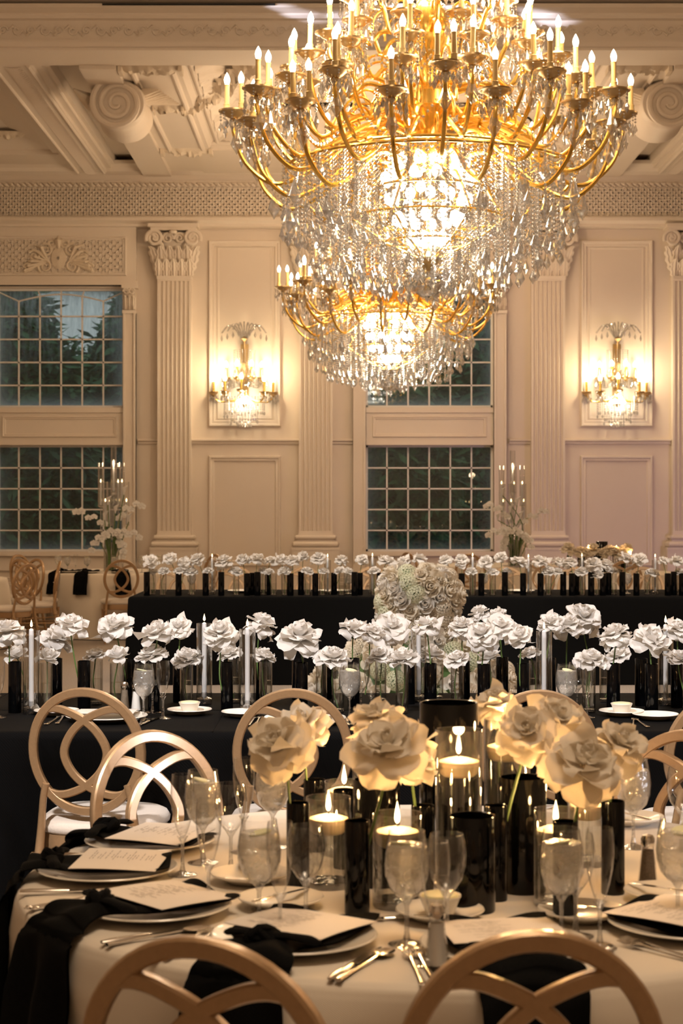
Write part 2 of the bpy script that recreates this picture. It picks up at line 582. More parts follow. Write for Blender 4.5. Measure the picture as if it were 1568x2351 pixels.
# cross beam with its crown moulding
cb = MB()
cb.box(XL, XR, YF, YR, ZC, ZT + .12)
def moulding(b, pts, p0, p1, axis='X'): b.sweep(pts, p0, p1, axis)
moulding(cb, [(YF, ZC + .03), (YF - .03, ZC + .03), (YF - .05, ZC + .07), (YF - .05, ZC + .10), (YF, ZC + .10)], XL, XR)
moulding(cb, [(YF, ZC + .32), (YF - .05, ZC + .33), (YF - .07, ZC + .36), (YF - .07, ZC + .38), (YF - .16, ZC + .42), (YF - .16, ZC + .46), (YF, ZC + .5)], XL, XR)
cb_o = structure(cb.build('trim_1', 'paint2', smooth=False))
# leaf-and-scroll enrichment along the beam's face
en = MB()
x = XL
k = 0
while x < XR:
    if -4.8 < x < 6.2:
        z = ZC + .21
        pts = [(x + .055 * cos(t) * (1 - t / 9), YF - .012, z + .055 * sin(t) * (1 - t / 9) * (1 if k % 2 else -1)) for t in [j * .75 for j in range(9)]]
        en.tube(pts, .011, 5)
        en.tube([(x + .05, YF - .005, z), (x + .11, YF - .012, z + (.05 if k % 2 else -.05)), (x + .15, YF - .005, z)], [.006, .018, .006], 5)
    x += .15; k += 1
en.build('carved_enrichment', 'paint2', cb_o)
# inner step of the beam's soffit
st = MB()
st.box(XL, XR, YR, YR + .06, ZC + .06, ZC + .16)
st.build('soffit_step', 'paint2', cb_o, smooth=False)

def rel(a): return CX + a
def relief(b, cx, cy, w, d, z, h, fr=16):
    """a patch of carved foliage bulging down from a soffit"""
    nu = max(8, int(w * 60)); nv_ = max(8, int(d * 60))
    def fn(u, v):
        a, c = (u - .5) * 2, (v - .5) * 2
        x, y = cx + a * w, cy + c * d
        e = max(0, 1 - abs(a) ** 3) * max(0, 1 - abs(c) ** 3)
        n_ = abs(noise.noise(Vector((x * fr, y * fr, z)))) * 1.5 + .35 + .25 * sin(a * 9) * cos(c * 5)
        return (x, y, z - h * e * min(1.2, n_))
    b.grid(fn, nu, nv_)
# longitudinal beams (mirrored about the chandelier axis)
n_trim = 2
for s_ in (-1, 1):
    bm_ = MB()
    def xb(a, c):
        A, B = rel(s_ * a), rel(s_ * c)
        return (min(A, B), max(A, B))
    x0, x1 = xb(4.52, 4.07)
    bm_.box(x0, x1, YR, WY, ZC, ZT + .12)
    # stepped mouldings either side of the beam
    for (a, c, z) in ((4.07, 3.99, .05), (3.99, 3.93, .10), (4.60, 4.52, .06), (4.72, 4.60, .12)):
        q0, q1 = xb(a, c)
        bm_.box(q0, q1, YR, WY, ZC + z, ZT + .12)
    # raised round bead + egg band on the soffit
    for a in (4.49, 4.10):
        X = rel(s_ * a)
        bm_.tube([(X, YR, ZC - .005), (X, WY - .3, ZC - .005)], .022, 8)
    o = structure(bm_.build('trim_%d' % n_trim, 'paint2', smooth=False)); n_trim += 1
    eb = MB()
    y = YR + .08
    while y < WY - .3:
        X = rel(s_ * 4.29)
        eb.tube([(X - .10, y, ZC + .0), (X - .04, y + .03, ZC - .014), (X + .04, y + .03, ZC - .014), (X + .10, y, ZC)], [.008, .018, .018, .008], 5)
        y += .075
    eb.build('carved_band', 'paint2', o)
    # flat board carrying the scroll bracket, with sunk panel between it and the beam
    bm_ = MB()
    x0, x1 = xb(3.53, 2.43)
    bm_.box(x0, x1, YR, WY, ZC + .02, ZT + .12)
    x0, x1 = xb(3.53, 3.12)
    bm_.box(x0, x1, YR, WY, ZC - .04, ZC + .04)
    for a in (2.98, 2.52):
        X = rel(s_ * a)
        bm_.tube([(X, YR + .35, ZC + .02), (X, 24.2, ZC + .02)], .035, 8)
    x0, x1 = xb(3.95, 3.53)
    bm_.box(x0, x1, YR, WY, ZC + .24, ZT + .12)
    o = structure(bm_.build('trim_%d' % n_trim, 'paint2', smooth=False)); n_trim += 1
    # small carved blocks at the ends and middle of the sunk panel
    for yy, w in ((YR + .18, .30), (21.6, .16), (24.2, .30)):
        bb = MB()
        X = rel(s_ * 2.75)
        relief(bb, X, yy, w * 1.15, .13, ZC + .02, .085)
        bb.box(X - w * 1.2, X - w * 1.05, yy - .12, yy + .12, ZC - .05, ZC + .02)
        bb.box(X + w * 1.05, X + w * 1.2, yy - .12, yy + .12, ZC - .05, ZC + .02)
        bb.build('carved_block', 'ornament', o)
    # outermost coffer beyond the beam
    bm_ = MB()
    x0, x1 = xb(7.9, 4.72)
    Y0, Y1 = YR, 24.9
    frame_rect(bm_, x0, x1, Y0, Y1, x0 + .5, x1 - .5, Y0 + .5, Y1 - .5, ZC + .16, ZC + .32)
    bm_.box(x0 + .3, x1 - .3, Y0 + .3, Y1 - .3, ZC + .32, ZC + .36)
    bm_.box(x0 - .4, x1 + .1, Y1 - .02, WY, ZC + .10, ZT)
    frame_rect(bm_, x0 + 1, x1 - 1, Y0 + 1, Y1 - 1, x0 + 1.1, x1 - 1.1, Y0 + 1.1, Y1 - 1.1, ZC + .27, ZC + .33)
    o = structure(bm_.build('trim_%d' % n_trim, 'paint2', smooth=False)); n_trim += 1
    cv = MB()
    relief(cv, rel(s_ * 5.5), 24.25, .55, .14, ZC + .27, .09)
    cv.build('carved_festoon', 'ornament', o)

    # scroll bracket: a volute rolled about an axis along the room's depth
    sb = MB()
    X, Z = rel(s_ * 3.20), ZC - .25
    prof = []
    for j in range(64):
        t = j / 63
        an = t * 2 * pi * 2.6
        r = .27 * (1 - t) ** .9 + .03
        prof.append((X - s_ * r * cos(an + 1.9), Z + r * sin(an + 1.9)))
    # body: solid drum behind, spiral ridge on the face
    Yf = 20.2
    ring = []
    for j in range(40):
        a = 2 * pi * j / 40
        ring.append((X + .33 * cos(a) * (1 + .12 * sin(a) * 0), Z + .29 * sin(a)))
    vs = []; fs = []
    steps = [(Yf, .93), (Yf + .05, 1.0), (Yf + .22, .92), (Yf + .42, .86), (Yf + .62, .92), (Yf + .86, .98), (Yf + .92, .9)]
    for (yy, k_) in steps:
        for (a, c) in ring:
            vs.append((X + (a - X) * k_, yy, Z + (c - Z) * k_))
    for i in range(len(steps) - 1):
        for j in range(40):
            j2 = (j + 1) % 40
            fs.append((i * 40 + j, i * 40 + j2, (i + 1) * 40 + j2, (i + 1) * 40 + j))
    fs.append(tuple(range(40))); fs.append(tuple(range(len(steps) * 40 - 1, (len(steps) - 1) * 40 - 1, -1)))
    sb.add(vs, fs)
    sb.box(X - .20, X + .20, Yf + .1, Yf + .85, Z + .2, ZC)
    sb_o = fix_normals(sb.build('trim_%d' % n_trim, 'paint2')); n_trim += 1
    structure(sb_o)
    sp = MB()
    sp.tube([(a, Yf - .012, c) for a, c in prof], [.042 - .02 * j / 63 for j in range(64)], 8)
    sp.lathe([(.0, .0), (.05, .01), (.07, .035)], 14, (0, 0, 0))
    sp.build('volute', 'paint2', sb_o)
    lf = MB()
    for j in range(9):       # acanthus spray where the bracket meets the board
        a = -1.2 + j * .3
        p0 = Vector((X - s_ * .30, Yf + .4, ZC - .06))
        lf.tube([p0, p0 + Vector((s_ * .02 * j, -.25 + .05 * j, -.08 * cos(a))), p0 + Vector((-s_ * (.18 + .02 * j), -.35 + .09 * j, -.02))], [.03, .055, .012], 6)
        p0 = Vector((X + s_ * .30, Yf + .5, ZC - .06))
        lf.tube([p0, p0 + Vector((s_ * .12, -.30 + .07 * j, -.06)), p0 + Vector((s_ * .22, -.40 + .09 * j, .0))], [.03, .055, .012], 6)
    lf.build('acanthus_spray', 'ornament', sb_o)

# central coffer: cove with acanthus relief, panelled top
co = MB()
A, Bc = rel(-2.43), rel(2.43)
Y0, Y1 = YR + .06, 24.1
co.box(A - .2, Bc + .2, Y1, WY, ZC + .0, ZT + .12)
frame_rect(co, A, Bc, Y0, Y1, A + .05, Bc - .05, Y0 + .05, Y1 - .05, ZC + .02, ZC + .10)
frame_rect(co, A + .05, Bc - .05, Y0 + .05, Y1 - .05, A + .16, Bc - .16, Y0 + .16, Y1 - .16, ZC + .10, ZC + .13)
frame_rect(co, A + .85, Bc - .85, Y0 + .85, Y1 - .85, A + .95, Bc - .95, Y0 + .95, Y1 - .95, ZC + .43, ZC + .38)
co.box(A + .95, Bc - .95, Y0 + .95, Y1 - .95, ZC + .44, ZC + .5)
frame_rect(co, A + 1.3, Bc - 1.3, Y0 + 1.2, Y1 - 1.2, A + 1.4, Bc - 1.4, Y0 + 1.3, Y1 - 1.3, ZC + .41, ZC + .44)
for p0, p1 in (((A + .12, Y0, ZC + .1), (A + .12, Y1, ZC + .1)), ((Bc - .12, Y0, ZC + .1), (Bc - .12, Y1, ZC + .1)), ((A, Y1 - .1, ZC + .09), (Bc, Y1 - .1, ZC + .09))):
    co.tube([p0, p1], .035, 8)
co_o = structure(co.build('trim_%d' % n_trim, 'paint2', smooth=False)); n_trim += 1
cv = MB()
nseg = 150
def cove_side(P0, P1, Q0, Q1):
    """P: lower edge, Q: upper inner edge; relief of curling leaves"""
    def fn(u, v):
        p = Vector(P0).lerp(Vector(P1), u); q = Vector(Q0).lerp(Vector(Q1), u)
        r = p.lerp(q, v)
        up = Vector((0, 0, 1))
        r = r + up * (.10 * sin(pi * v))
        L = (Vector(P1) - Vector(P0)).length
        s = u * L / .62
        k = abs((s % 1) - .5) * 2           # 0 at leaf spine
        lobes = .5 + .5 * cos((v * 7 + k * 3.2) * 2 * pi * .8)
        h = .10 * max(0, 1 - k * (1.2 + .3 * sin(v * 6))) ** .6 * (.45 + .55 * lobes)
        h += .035 * noise.noise(Vector((u * L * 6, v * 6, L)))
        return r - up * h
    cv.grid(fn, nseg, 34)
z0, z1 = ZC + .13, ZC + .44
a0, a1, b0, b1 = A + .16, Bc - .16, Y0 + .16, Y1 - .16
c0, c1, d0, d1 = A + .9, Bc - .9, Y0 + .9, Y1 - .9
cove_side((a0, b1, z0), (a1, b1, z0), (c0, d1, z1), (c1, d1, z1))
cove_side((a0, b0, z0), (a0, b1, z0), (c0, d0, z1), (c0, d1, z1))
cove_side((a1, b1, z0), (a1, b0, z0), (c1, d1, z1), (c1, d0, z1))
cove_side((a1, b0, z0), (a0, b0, z0), (c1, d0, z1), (c0, d0, z1))
cv.build('acanthus_cove', 'paint2', co_o, angle=80)
# foliage garland swags at the coffer's corners
gl = MB()
for s_ in (-1, 1):
    for j in range(16):
        t = j / 15
        X = rel(s_ * (2.5 - 1.15 * t)); Y = 21.7 - 2.0 * t ** 1.5
        zz = ZC + .05 + .28 * t
        relief(gl, X, Y, .16, .14, zz + .04, .15)
gl.build('foliage_garland', 'ornament', co_o)

# ---- cornice and frieze along the window wall
def strip(b, y_out, z0, z1, x0=XL, x1=XR): b.box(x0, x1, WY - y_out, WY + .01, z0, z1)
cr = MB()
pr = [(WY, wz(380)), (WY - .42, wz(380)), (WY - .42, wz(388)), (WY - .34, wz(395)), (WY - .30, wz(402)), (WY - .20, wz(408)), (WY - .14, wz(416)), (WY - .10, wz(420)), (WY, wz(420))]
cr.sweep(pr[1:-1] + [(WY, wz(420)), (WY, wz(380))], XL, XR)
pr2 = [(WY - .10, wz(498)), (WY - .20, wz(500)), (WY - .24, wz(505)), (WY - .24, wz(512)), (WY - .17, wz(518)), (WY - .17, wz(524)), (WY, wz(526)), (WY, wz(498))]
cr.sweep(pr2, XL, XR)
cr_o = fix_normals(structure(cr.build('trim_%d' % n_trim, 'paint2', smooth=False))); n_trim += 1
# rope bead under the cornice
rb = MB()
x = -5.2
while x < 5.6:
    rb.tube([(x, WY - .13, wz(424)), (x + .05, WY - .15, wz(428)), (x + .09, WY - .13, wz(432))], [.014, .024, .014], 5)
    x += .085
rb.build('rope_bead', 'paint2', cr_o)
fz = MB(); fz.box(XL, XR, WY - .11, WY + .005, wz(500), wz(418))
fz.build('frieze_band', 'paint', cr_o, smooth=False)
def lattice(b, x0, x1, z0, z1, y, sp=.075, w=.011, d=.012):
    """diagonal fillets in low relief, clipped to a rectangle"""
    for s_ in (1, -1):
        k = -int((z1 - z0) / sp) - 2
        while True:
            a = x0 + k * sp
            k += 1
            if a > x1 + (z1 - z0): break
            t0, t1 = 0.0, z1 - z0
            if s_ > 0:      # x = a + t
                t0 = max(t0, x0 - a); t1 = min(t1, x1 - a)
                P, Q = (a + t0, z0 + t0), (a + t1, z0 + t1)
            else:           # x = a + (H - t)
                H = z1 - z0
                t0 = max(t0, a + H - x1); t1 = min(t1, a + H - x0)
                P, Q = (a + H - t0, z0 + t0), (a + H - t1, z0 + t1)
            if t1 - t0 < .01: continue
            h = w * .5
            dx, dz = h * .7, -s_ * h * .7
            if s_ < 0: dx, dz = h * .7, h * .7
            c = [(P[0] + dx, P[1] + dz), (Q[0] + dx, Q[1] + dz), (Q[0] - dx, Q[1] - dz), (P[0] - dx, P[1] - dz)]
            b.add([(x, y, z) for x, z in c] + [(x, y - d, z) for x, z in c], [(0, 1, 2, 3), (7, 6, 5, 4), (0, 4, 5, 1), (1, 5, 6, 2), (2, 6, 7, 3), (3, 7, 4, 0)])
lt_ = MB(); lattice(lt_, wx(-60), wx(1630), wz(498), wz(434), WY - .11, .085, .022, .02)
lt_.build('lattice_relief', 'paint2', cr_o, smooth=False)

# ---- panels: raised picture frames on the wall
def picture_frame(b, x0, x1, z0, z1, y, w=.07, d=.045):
    prof = [(0, 0), (w * .15, d), (w * .4, d * .9), (w * .5, d * .45), (w * .85, d * .55), (w, 0)]
    cs = [(x0, z0, 1, 1), (x1, z0, -1, 1), (x1, z1, -1, -1), (x0, z1, 1, -1)]
    v = []
    for X, Z, sx, sz in cs:
        for a, dd in prof:
            v.append((X + sx * a, y - dd, Z + sz * a))
    n = len(prof); f = []
    for k in range(4):
        k2 = (k + 1) % 4
        for i in range(n - 1):
            f.append((k * n + i, k2 * n + i, k2 * n + i + 1, k * n + i + 1))
    b.add(v, f)
def spiral(b, cx, y, cz, r, turns, s_, th=.03, start=0, n=40):
    pts = []
    for j in range(n):
        t = j / (n - 1)
        an = start + t * turns * 2 * pi
        rr = r * (1 - t) ** .8 + .01
        pts.append((cx + s_ * rr * cos(an), y, cz + rr * sin(an)))
    b.tube(pts, [th * (1 - .5 * j / n) for j in range(n)], 7)
def acanthus(b, x, y, z, h, w, proj, lean=0):
    """a curled leaf: grows up the bell and rolls outward at its tip"""
    def fn(u, v):
        uu = (u - .5) * 2
        wd = w * (.55 + .6 * sin(pi * min(1, v * .8 + .12))) * (1 - .45 * max(0, v - .6) / .4)
        lob = 1 + .16 * sin(v * 22)
        X = x + uu * wd * lob + lean * v * v
        out = proj * (v ** 2.2) + .03 * (1 - uu * uu)
        Z = z + h * (v - .25 * max(0, v - .7) ** 1.2 * 4 * .6)
        rib = .012 * cos(uu * 9)
        return (X, y - out - rib, Z)
    b.grid(fn, 10, 12)

CAP = None
def capital(px_c, parent, half=.25):
    """corinthian capital, modelled once"""
    global CAP
    if CAP is None:
        cp = MB()
        zb, zt = wz(640), wz(522)
        H = zt - zb
        def bell(u, v):
            a = (u - .5) * 2
            w = half * (.98 + .32 * v ** 3)
            d = .15 + .08 * v ** 3
            X = a * w
            Y = -d * (1 - .25 * a * a) if abs(a) < .999 else 0
            return (X, Y, zb + H * .86 * v)
        cp.grid(bell, 12, 10)
        cp.box(-half * 1.35, half * 1.35, -.30, 0, zt - .085, zt - .045)
        cp.box(-half * 1.48, half * 1.48, -.34, 0, zt - .045, zt + .01)
        cp.box(-half * 1.02, half * 1.02, -.19, 0, zb - .03, zb + .02)
        for k in range(5):
            X = (k - 2) * half * .46
            acanthus(cp, X, -.16, zb + .02, H * .36, .065, .12)
        for k in range(4):
            X = (k - 1.5) * half * .52
            acanthus(cp, X, -.15, zb + H * .22, H * .42, .07, .15)
        for s_ in (-1, 1):
            acanthus(cp, s_ * half * 1.0, -.12, zb + .12, H * .5, .08, .12, lean=s_ * .10)
            spiral(cp, s_ * half * 1.12, -.27, zt - .20, .115, 2.1, s_, .030, start=-.4)
            spiral(cp, s_ * half * .36, -.24, zt - .20, .075, 1.8, -s_, .022, start=-.2)
            cp.tube([(s_ * half * .45, -.19, zb + H * .4), (s_ * half * .7, -.23, zb + H * .62), (s_ * half * 1.25, -.27, zt - .14)], [.02, .03, .03], 7)
        cp.lathe([(0, -.03), (.05, -.02), (.065, .01), (.04, .03), (0, .035)], 10, (0, -.31, zt - .12))
        CAP = cp.build('capital', 'paint2', parent)
        CAP.location = (wx(px_c), WY, 0)
        return CAP
    return inst(CAP, parent, (wx(px_c), WY, 0))

FL = None
def pilaster(pc):
    global n_trim, FL
    xc = wx(pc); half = .25
    zb, zt = wz(1226), wz(640)
    # plinth and base
    bs = MB()
    pr = [(-half - .10, 0), (-half - .10, 0)]
    for (hw, d, z0, z1) in ((.36, .26, 0, .06), (.35, .25, .06, wz(1262)), (.355, .26, wz(1262), wz(1256)), (.31, .22, wz(1256), wz(1242)), (.275, .185, wz(1242), wz(1237)), (.285, .20, wz(1237), wz(1229)), (.262, .165, wz(1229), wz(1226))):
        bs.box(xc - hw, xc + hw, WY - d, WY, z0, z1)
    for hw, d, zz, rr_ in ((.285, .20, wz(1233), .028), (.315, .225, wz(1249), .038)):
        bs.tube([(xc - hw, WY, zz), (xc - hw, WY - d, zz), (xc + hw, WY - d, zz), (xc + hw, WY, zz)], rr_, 10)
    root = structure(bs.build('trim_%d' % n_trim, 'paint2')); n_trim += 1
    root['label'] = 'fluted cream pilaster with a leafy capital on the window wall'
    sh = MB()
    nfl = 7
    pts = [(-half, 0), (-half, -.15)]
    wfl = (2 * half - .05) / nfl
    for k in range(nfl):
        c = -half + .025 + wfl * (k + .5)
        for j in range(7):
            a = pi * j / 6
            pts.append((c - cos(a) * wfl * .38, -.15 + .032 * sin(a)))
    pts += [(half, -.15), (half, 0)]
    v = []
    for z in (zb + .05, zt - .05):
        v += [(xc + a, WY + c, z) for a, c in pts]
    n = len(pts)
    f = [(i, i + 1, n + i + 1, n + i) for i in range(n - 1)]
    sh.add(v, f)
    for z0, z1 in ((zb, zb + .05), (zt - .05, zt)):
        sh.box(xc - half, xc + half, WY - .15, WY, z0, z1)
    sh.build('fluted_shaft', 'paint2', root, smooth=False)
    capital(pc, root, half)
for pc in (402, 725, 1256, 1579):
    pilaster(pc)

# ---- window bays
def window_bay(c, num):
    global n_trim
    xc = wx(c)
    b = MB()
    # flanking strips, projecting a little, with sunk centre
    for s_ in (-1, 1):
        x0 = xc + s_ * 147 / WS; x1 = xc + s_ * 175 / WS
        X0, X1 = min(x0, x1), max(x0, x1)
        b.box(X0, X1, WY - .10, WY, 0, wz(665))
        for q in (X0, X1 - .03):
            b.box(q, q + .03, WY - .125, WY, wz(1290), wz(720))
        b.box(X0 - .01, X1 + .01, WY - .15, WY, wz(722), wz(715))
        b.box(X0 - .02, X1 + .04 * (s_ > 0), WY - .18, WY, wz(665), wz(657))
        for k in range(3):
            acanthus(b, X0 + (X1 - X0) * (k + .5) / 3, WY - .10, wz(713), .24, .035, .07)
        spiral(b, X0 + .05, WY - .16, wz(672), .04, 1.5, -1, .014, n=18)
        spiral(b, X1 - .05, WY - .16, wz(672), .04, 1.5, 1, .014, n=18)
    # head block
    b.box(xc - 177 / WS, xc + 177 / WS, WY - .13, WY, wz(657), wz(524))
    b.box(xc - 180 / WS, xc + 180 / WS, WY - .16, WY, wz(657), wz(648))
    # rail between upper and lower window
    b.box(xc - HW, xc + HW, WY - .05, WY, wz(1020), wz(937))
    b.box(xc - HW, xc + HW, WY - .075, WY, wz(948), wz(937))
    b.box(xc - HW, xc + HW, WY - .075, WY, wz(1022), wz(1014))
    picture_frame(b, xc - 131 / WS, xc + 131 / WS, wz(1004), wz(956), WY - .05, .05, .03)
    # sill and apron
    b.box(xc - HW - .05, xc + HW + .05, WY - .12, WY, wz(1276), wz(1266))
    b.box(xc - HW, xc + HW, WY - .05, WY, wz(1310), wz(1276))
    b.box(xc - HW, xc + HW, WY - .10, WY, 0, .22)
    picture_frame(b, xc - 1.55, xc - .05, .35, wz(1325), WY, .05, .03)
    picture_frame(b, xc + .05, xc + 1.55, .35, wz(1325), WY, .05, .03)
    picture_frame(b, xc - 155 / WS, xc + 155 / WS, wz(636), wz(547), WY - .13, .06, .04)
    o = structure(b.build('trim_%d' % n_trim, 'paint2')); n_trim += 1
    lt = MB(); lt.box(xc - 148 / WS, xc + 148 / WS, WY - .134, WY - .12, wz(630), wz(553))
    lattice(lt, xc - 148 / WS, xc + 148 / WS, wz(630), wz(553), WY - .134, .10, .018, .018)
    lt.build('lattice_panel', 'paint2', o, smooth=False)
    ct = MB()                     # cartouche in scrolls
    zc = wz(596)
    ct.lathe([(.02, .05), (.12, .03), (.14, 0)], 20)
    ct.v = [(x * .9 + xc, WY - .135 - z * .8, y * 1.25 + zc) for x, y, z in ct.v]
    for s_ in (-1, 1):
        for (dx, dz, r, t0) in ((.19, .12, .09, 1.2), (.20, -.12, .10, -1.0), (.36, .03, .08, .5), (.45, -.14, .06, 0), (.10, .22, .06, 2.)):
            spiral(ct, xc + s_ * dx, WY - .15, zc + dz, r, 1.6, s_, .022, start=t0, n=22)
        for k in range(6):
            ct.tube([(xc + s_ * .15, WY - .14, zc - .05), (xc + s_ * (.25 + .05 * k), WY - .17, zc + .16 - .07 * k), (xc + s_ * (.38 + .03 * k), WY - .14, zc + .2 - .08 * k)], [.015, .03, .008], 5)
    ct.tube([(xc, WY - .14, zc + .15), (xc, WY - .18, zc + .26), (xc, WY - .14, zc + .33)], [.03, .05, .01], 6)
    ct.build('cartouche', 'ornament', o)
    # windows
    for part, (pt, pb) in enumerate(((662, 935), (1022, 1266))):
        z1, z0 = wz(pt), wz(pb)
        w = MB()
        fw = .03
        Yw = WY + .10
        for x0, x1, zz0, zz1 in ((xc - HW, xc - HW + fw, z0, z1), (xc + HW - fw, xc + HW, z0, z1), (xc - HW, xc + HW, z0, z0 + fw), (xc - HW, xc + HW, z1 - fw, z1)):
            w.box(x0, x1, Yw - .03, Yw + .03, zz0, zz1)
        root = structure(w.build('window_%d' % num, 'muntin', smooth=False)); num += 1
        root['label'] = ('upper' if part == 0 else 'lower') + (' left' if c < 500 else ' centre right') + ' window with white glazing bars'
        mu = MB()
        mw = .011
        ztop_bars = z1 if part else wz(725)
        xs = [xc - HW + 2 * HW * k / 6 for k in range(1, 6)]
        for k, X in enumerate(xs):
            zt = z1
            if part == 0: zt = wz([690, 677, 662, 677, 690][k])
            mu.box(X - mw, X + mw, Yw - .015, Yw + .015, z0, zt)
        rows = ([725, 778, 831, 884] if part == 0 else [1074, 1122, 1170, 1218])
        for r_ in rows:
            mu.box(xc - HW, xc + HW, Yw - .015, Yw + .015, wz(r_) - mw, wz(r_) + mw)
        if part == 0:
            arc = [(xs[0] + (xs[4] - xs[0]) * t, Yw, wz(690) + (wz(674) - wz(690)) * sin(pi * t)) for t in [j / 16 for j in range(17)]]
            mu.tube(arc, .013, 6)
            mu.tube([(xs[0], Yw, wz(690)), (xc - HW, Yw, wz(668))], .012, 6)
            mu.tube([(xs[4], Yw, wz(690)), (xc + HW, Yw, wz(668))], .012, 6)
            mu.tube([(xs[1], Yw, wz(677)), (xs[1] - .04, Yw, z1)], .012, 6)
            mu.tube([(xs[3], Yw, wz(677)), (xs[3] + .04, Yw, z1)], .012, 6)
        mu.build('glazing_bars', 'muntin', root, smooth=False)
        pn = MB(); pn.box(xc - HW + .02, xc + HW - .02, Yw + .004, Yw + .008, z0 + .02, z1 - .02)
        pn.build('pane', 'pane_low' if part else 'pane', root, smooth=False)
    return num
wnum = 1
for c in BAYS:
    wnum = window_bay(c, wnum)

# ---- panels with sconces, chair rail, baseboard between the pilasters
def rail(b, x0, x1):
    b.sweep([(WY, wz(1020)), (WY - .03, wz(1019)), (WY - .035, wz(1015)), (WY - .07, wz(1012)), (WY - .07, wz(1009)), (WY, wz(1008))], x0, x1)
b = MB()
for p0, p1 in ((317, 363), (441, 687), (763, 810), (1168, 1218), (1295, 1540)):
    rail(b, wx(p0), wx(p1))
for pc in (562, 1415):
    x0, x1 = wx(pc - 83), wx(pc + 83)
    picture_frame(b, x0, x1, wz(980), wz(552), WY, .10, .06)
    picture_frame(b, x0 + .13, x1 - .13, wz(962), wz(568), WY, .03, .015)
    picture_frame(b, x0, x1, wz(1300), wz(1046), WY, .09, .05)
structure(fix_normals(b.build('trim_%d' % n_trim, 'paint2'))); n_trim += 1
b = MB(); b.box(XL, XR, WY - .06, WY, 0, .24); b.box(XL, XR, WY - .045, WY, .24, .27)
structure(b.build('baseboard_back', 'paint2', smooth=False))

# linear air slot in the cross beam
b = MB(); b.box(-2.55, -.72, YF - .175, YF - .12, ZC + .44, ZC + .455); b.box(-2.56, -.71, YF - .165, YF - .11, ZC + .437, ZC + .458)
tag(b.build('air_vent', 'dark', smooth=False), 'long thin dark air slot in the ceiling beam at upper left', 'vent')

# ---- outside: lawn and evergreen shrubs beyond the glass
b = MB(); b.box(-14, 16, WY + .35, WY + 26, -.6, -.3)
structure(b.build('floor_outside', 'grass', smooth=False))
def leaf_cloud(n, rx, ry, rz, size, seed):
    r = random.Random(seed)
    b = MB()
    for i in range(n):
        while True:
            p = Vector((r.uniform(-1, 1), r.uniform(-1, 1), r.uniform(-1, 1)))
            if .25 < p.length < 1: break
        p = p / p.length * (.72 + .28 * r.random())
        taper = 1 - .45 * max(0, p.z)
        c = Vector((p.x * rx * taper, p.y * ry * taper, p.z * rz))
        d = Vector((r.uniform(-1, 1), r.uniform(-1, 1), r.uniform(-.9, .3))).normalized() * size * r.uniform(.6, 1.3)
        s = d.cross(Vector((r.uniform(-1, 1), r.uniform(-1, 1), 1))).normalized() * size * .16
        b.add([c, c + d * .5 + s, c + d, c + d * .5 - s], [(0, 1, 2, 3)])
    return b
shr = [('broad evergreen tree outside the left windows', -5.6, 30, 1.35, 1.1, 2.75), ('evergreen outside the left windows, nearer the pilaster', -3.9, 33, 1.4, 1.1, 2.9),
       ('tall evergreen outside the centre right windows, left one', 0.75, 30, 1.35, 1.1, 2.7), ('evergreen outside the centre right windows, right one', 2.7, 33, 1.4, 1.1, 2.9)]
for i, (lb, x, y, rx, ry, rz) in enumerate(shr):
    t = thing('evergreen_tree', lb, 'tree', (x, y, -.3), group='evergreens outside the windows')
    leaf_cloud(9000, rx, ry, rz, .36, 50 + i).build('foliage', 'hedge', t, smooth=False, loc=(0, 0, rz + .3))
    tr = MB(); tr.tube([(0, 0, 0), (.03, 0, rz * .8), (0, 0, rz * 1.7)], [.16, .12, .03], 8); tr.build('trunk', 'bark', t)
hd = MB()
r_ = random.Random(5)
for i in range(20000):
    c = Vector((r_.uniform(-9, 11), 36.6 + r_.uniform(-.5, .6), r_.uniform(-.3, 5.0)))
    d = Vector((r_.uniform(-1, 1), r_.uniform(-1, 0), r_.uniform(-.9, .4))).normalized() * .4
    s = d.cross(Vector((r_.uniform(-1, 1), r_.uniform(-1, 1), 1))).normalized() * .07
    hd.add([c, c + d * .5 + s, c + d, c + d * .5 - s], [(0, 1, 2, 3)])
hd.box(-9, 11, 36.9, 38, -.3, 4.7)
tag(hd.build('hedge', 'hedge', smooth=False), 'long dark clipped hedge standing behind the evergreens outside', 'hedge')
# ================================================================ CHANDELIERS
def xform(b, Mx):
    b.v = [tuple(Mx @ Vector(p)) for p in b.v]
    return b
def bulb_mesh():
    b = MB(); b.lathe([(.0, .0), (.013, .004), (.019, .022), (.021, .038), (.017, .056), (.009, .073), (.0, .088)], 12)
    return data_only(b.build('bulb', 'bulb'))
def sleeve_mesh(h=.19, r=.0165):
    b = MB(); b.lathe([(.0, 0), (r * 1.5, 0), (r * 1.5, .025), (r * 1.25, .045), (r * 1.4, .055), (r, .06), (r, h - .01), (r * 1.12, h - .008), (r * 1.12, h), (0, h)], 12)
    return data_only(b.build('candle', 'sleeve'))
def cup_mesh(r=.105):
    b = MB(); b.lathe([(0, -.07), (.018, -.07), (.03, -.055), (.022, -.045), (.05, -.032), (.075, -.012), (r * .8, -.004), (r, 0), (r, .010), (r * .9, .006), (.05, -.005), (.025, .004), (0, .006)], 20)
    return data_only(b.build('drip_cup', 'cup'))
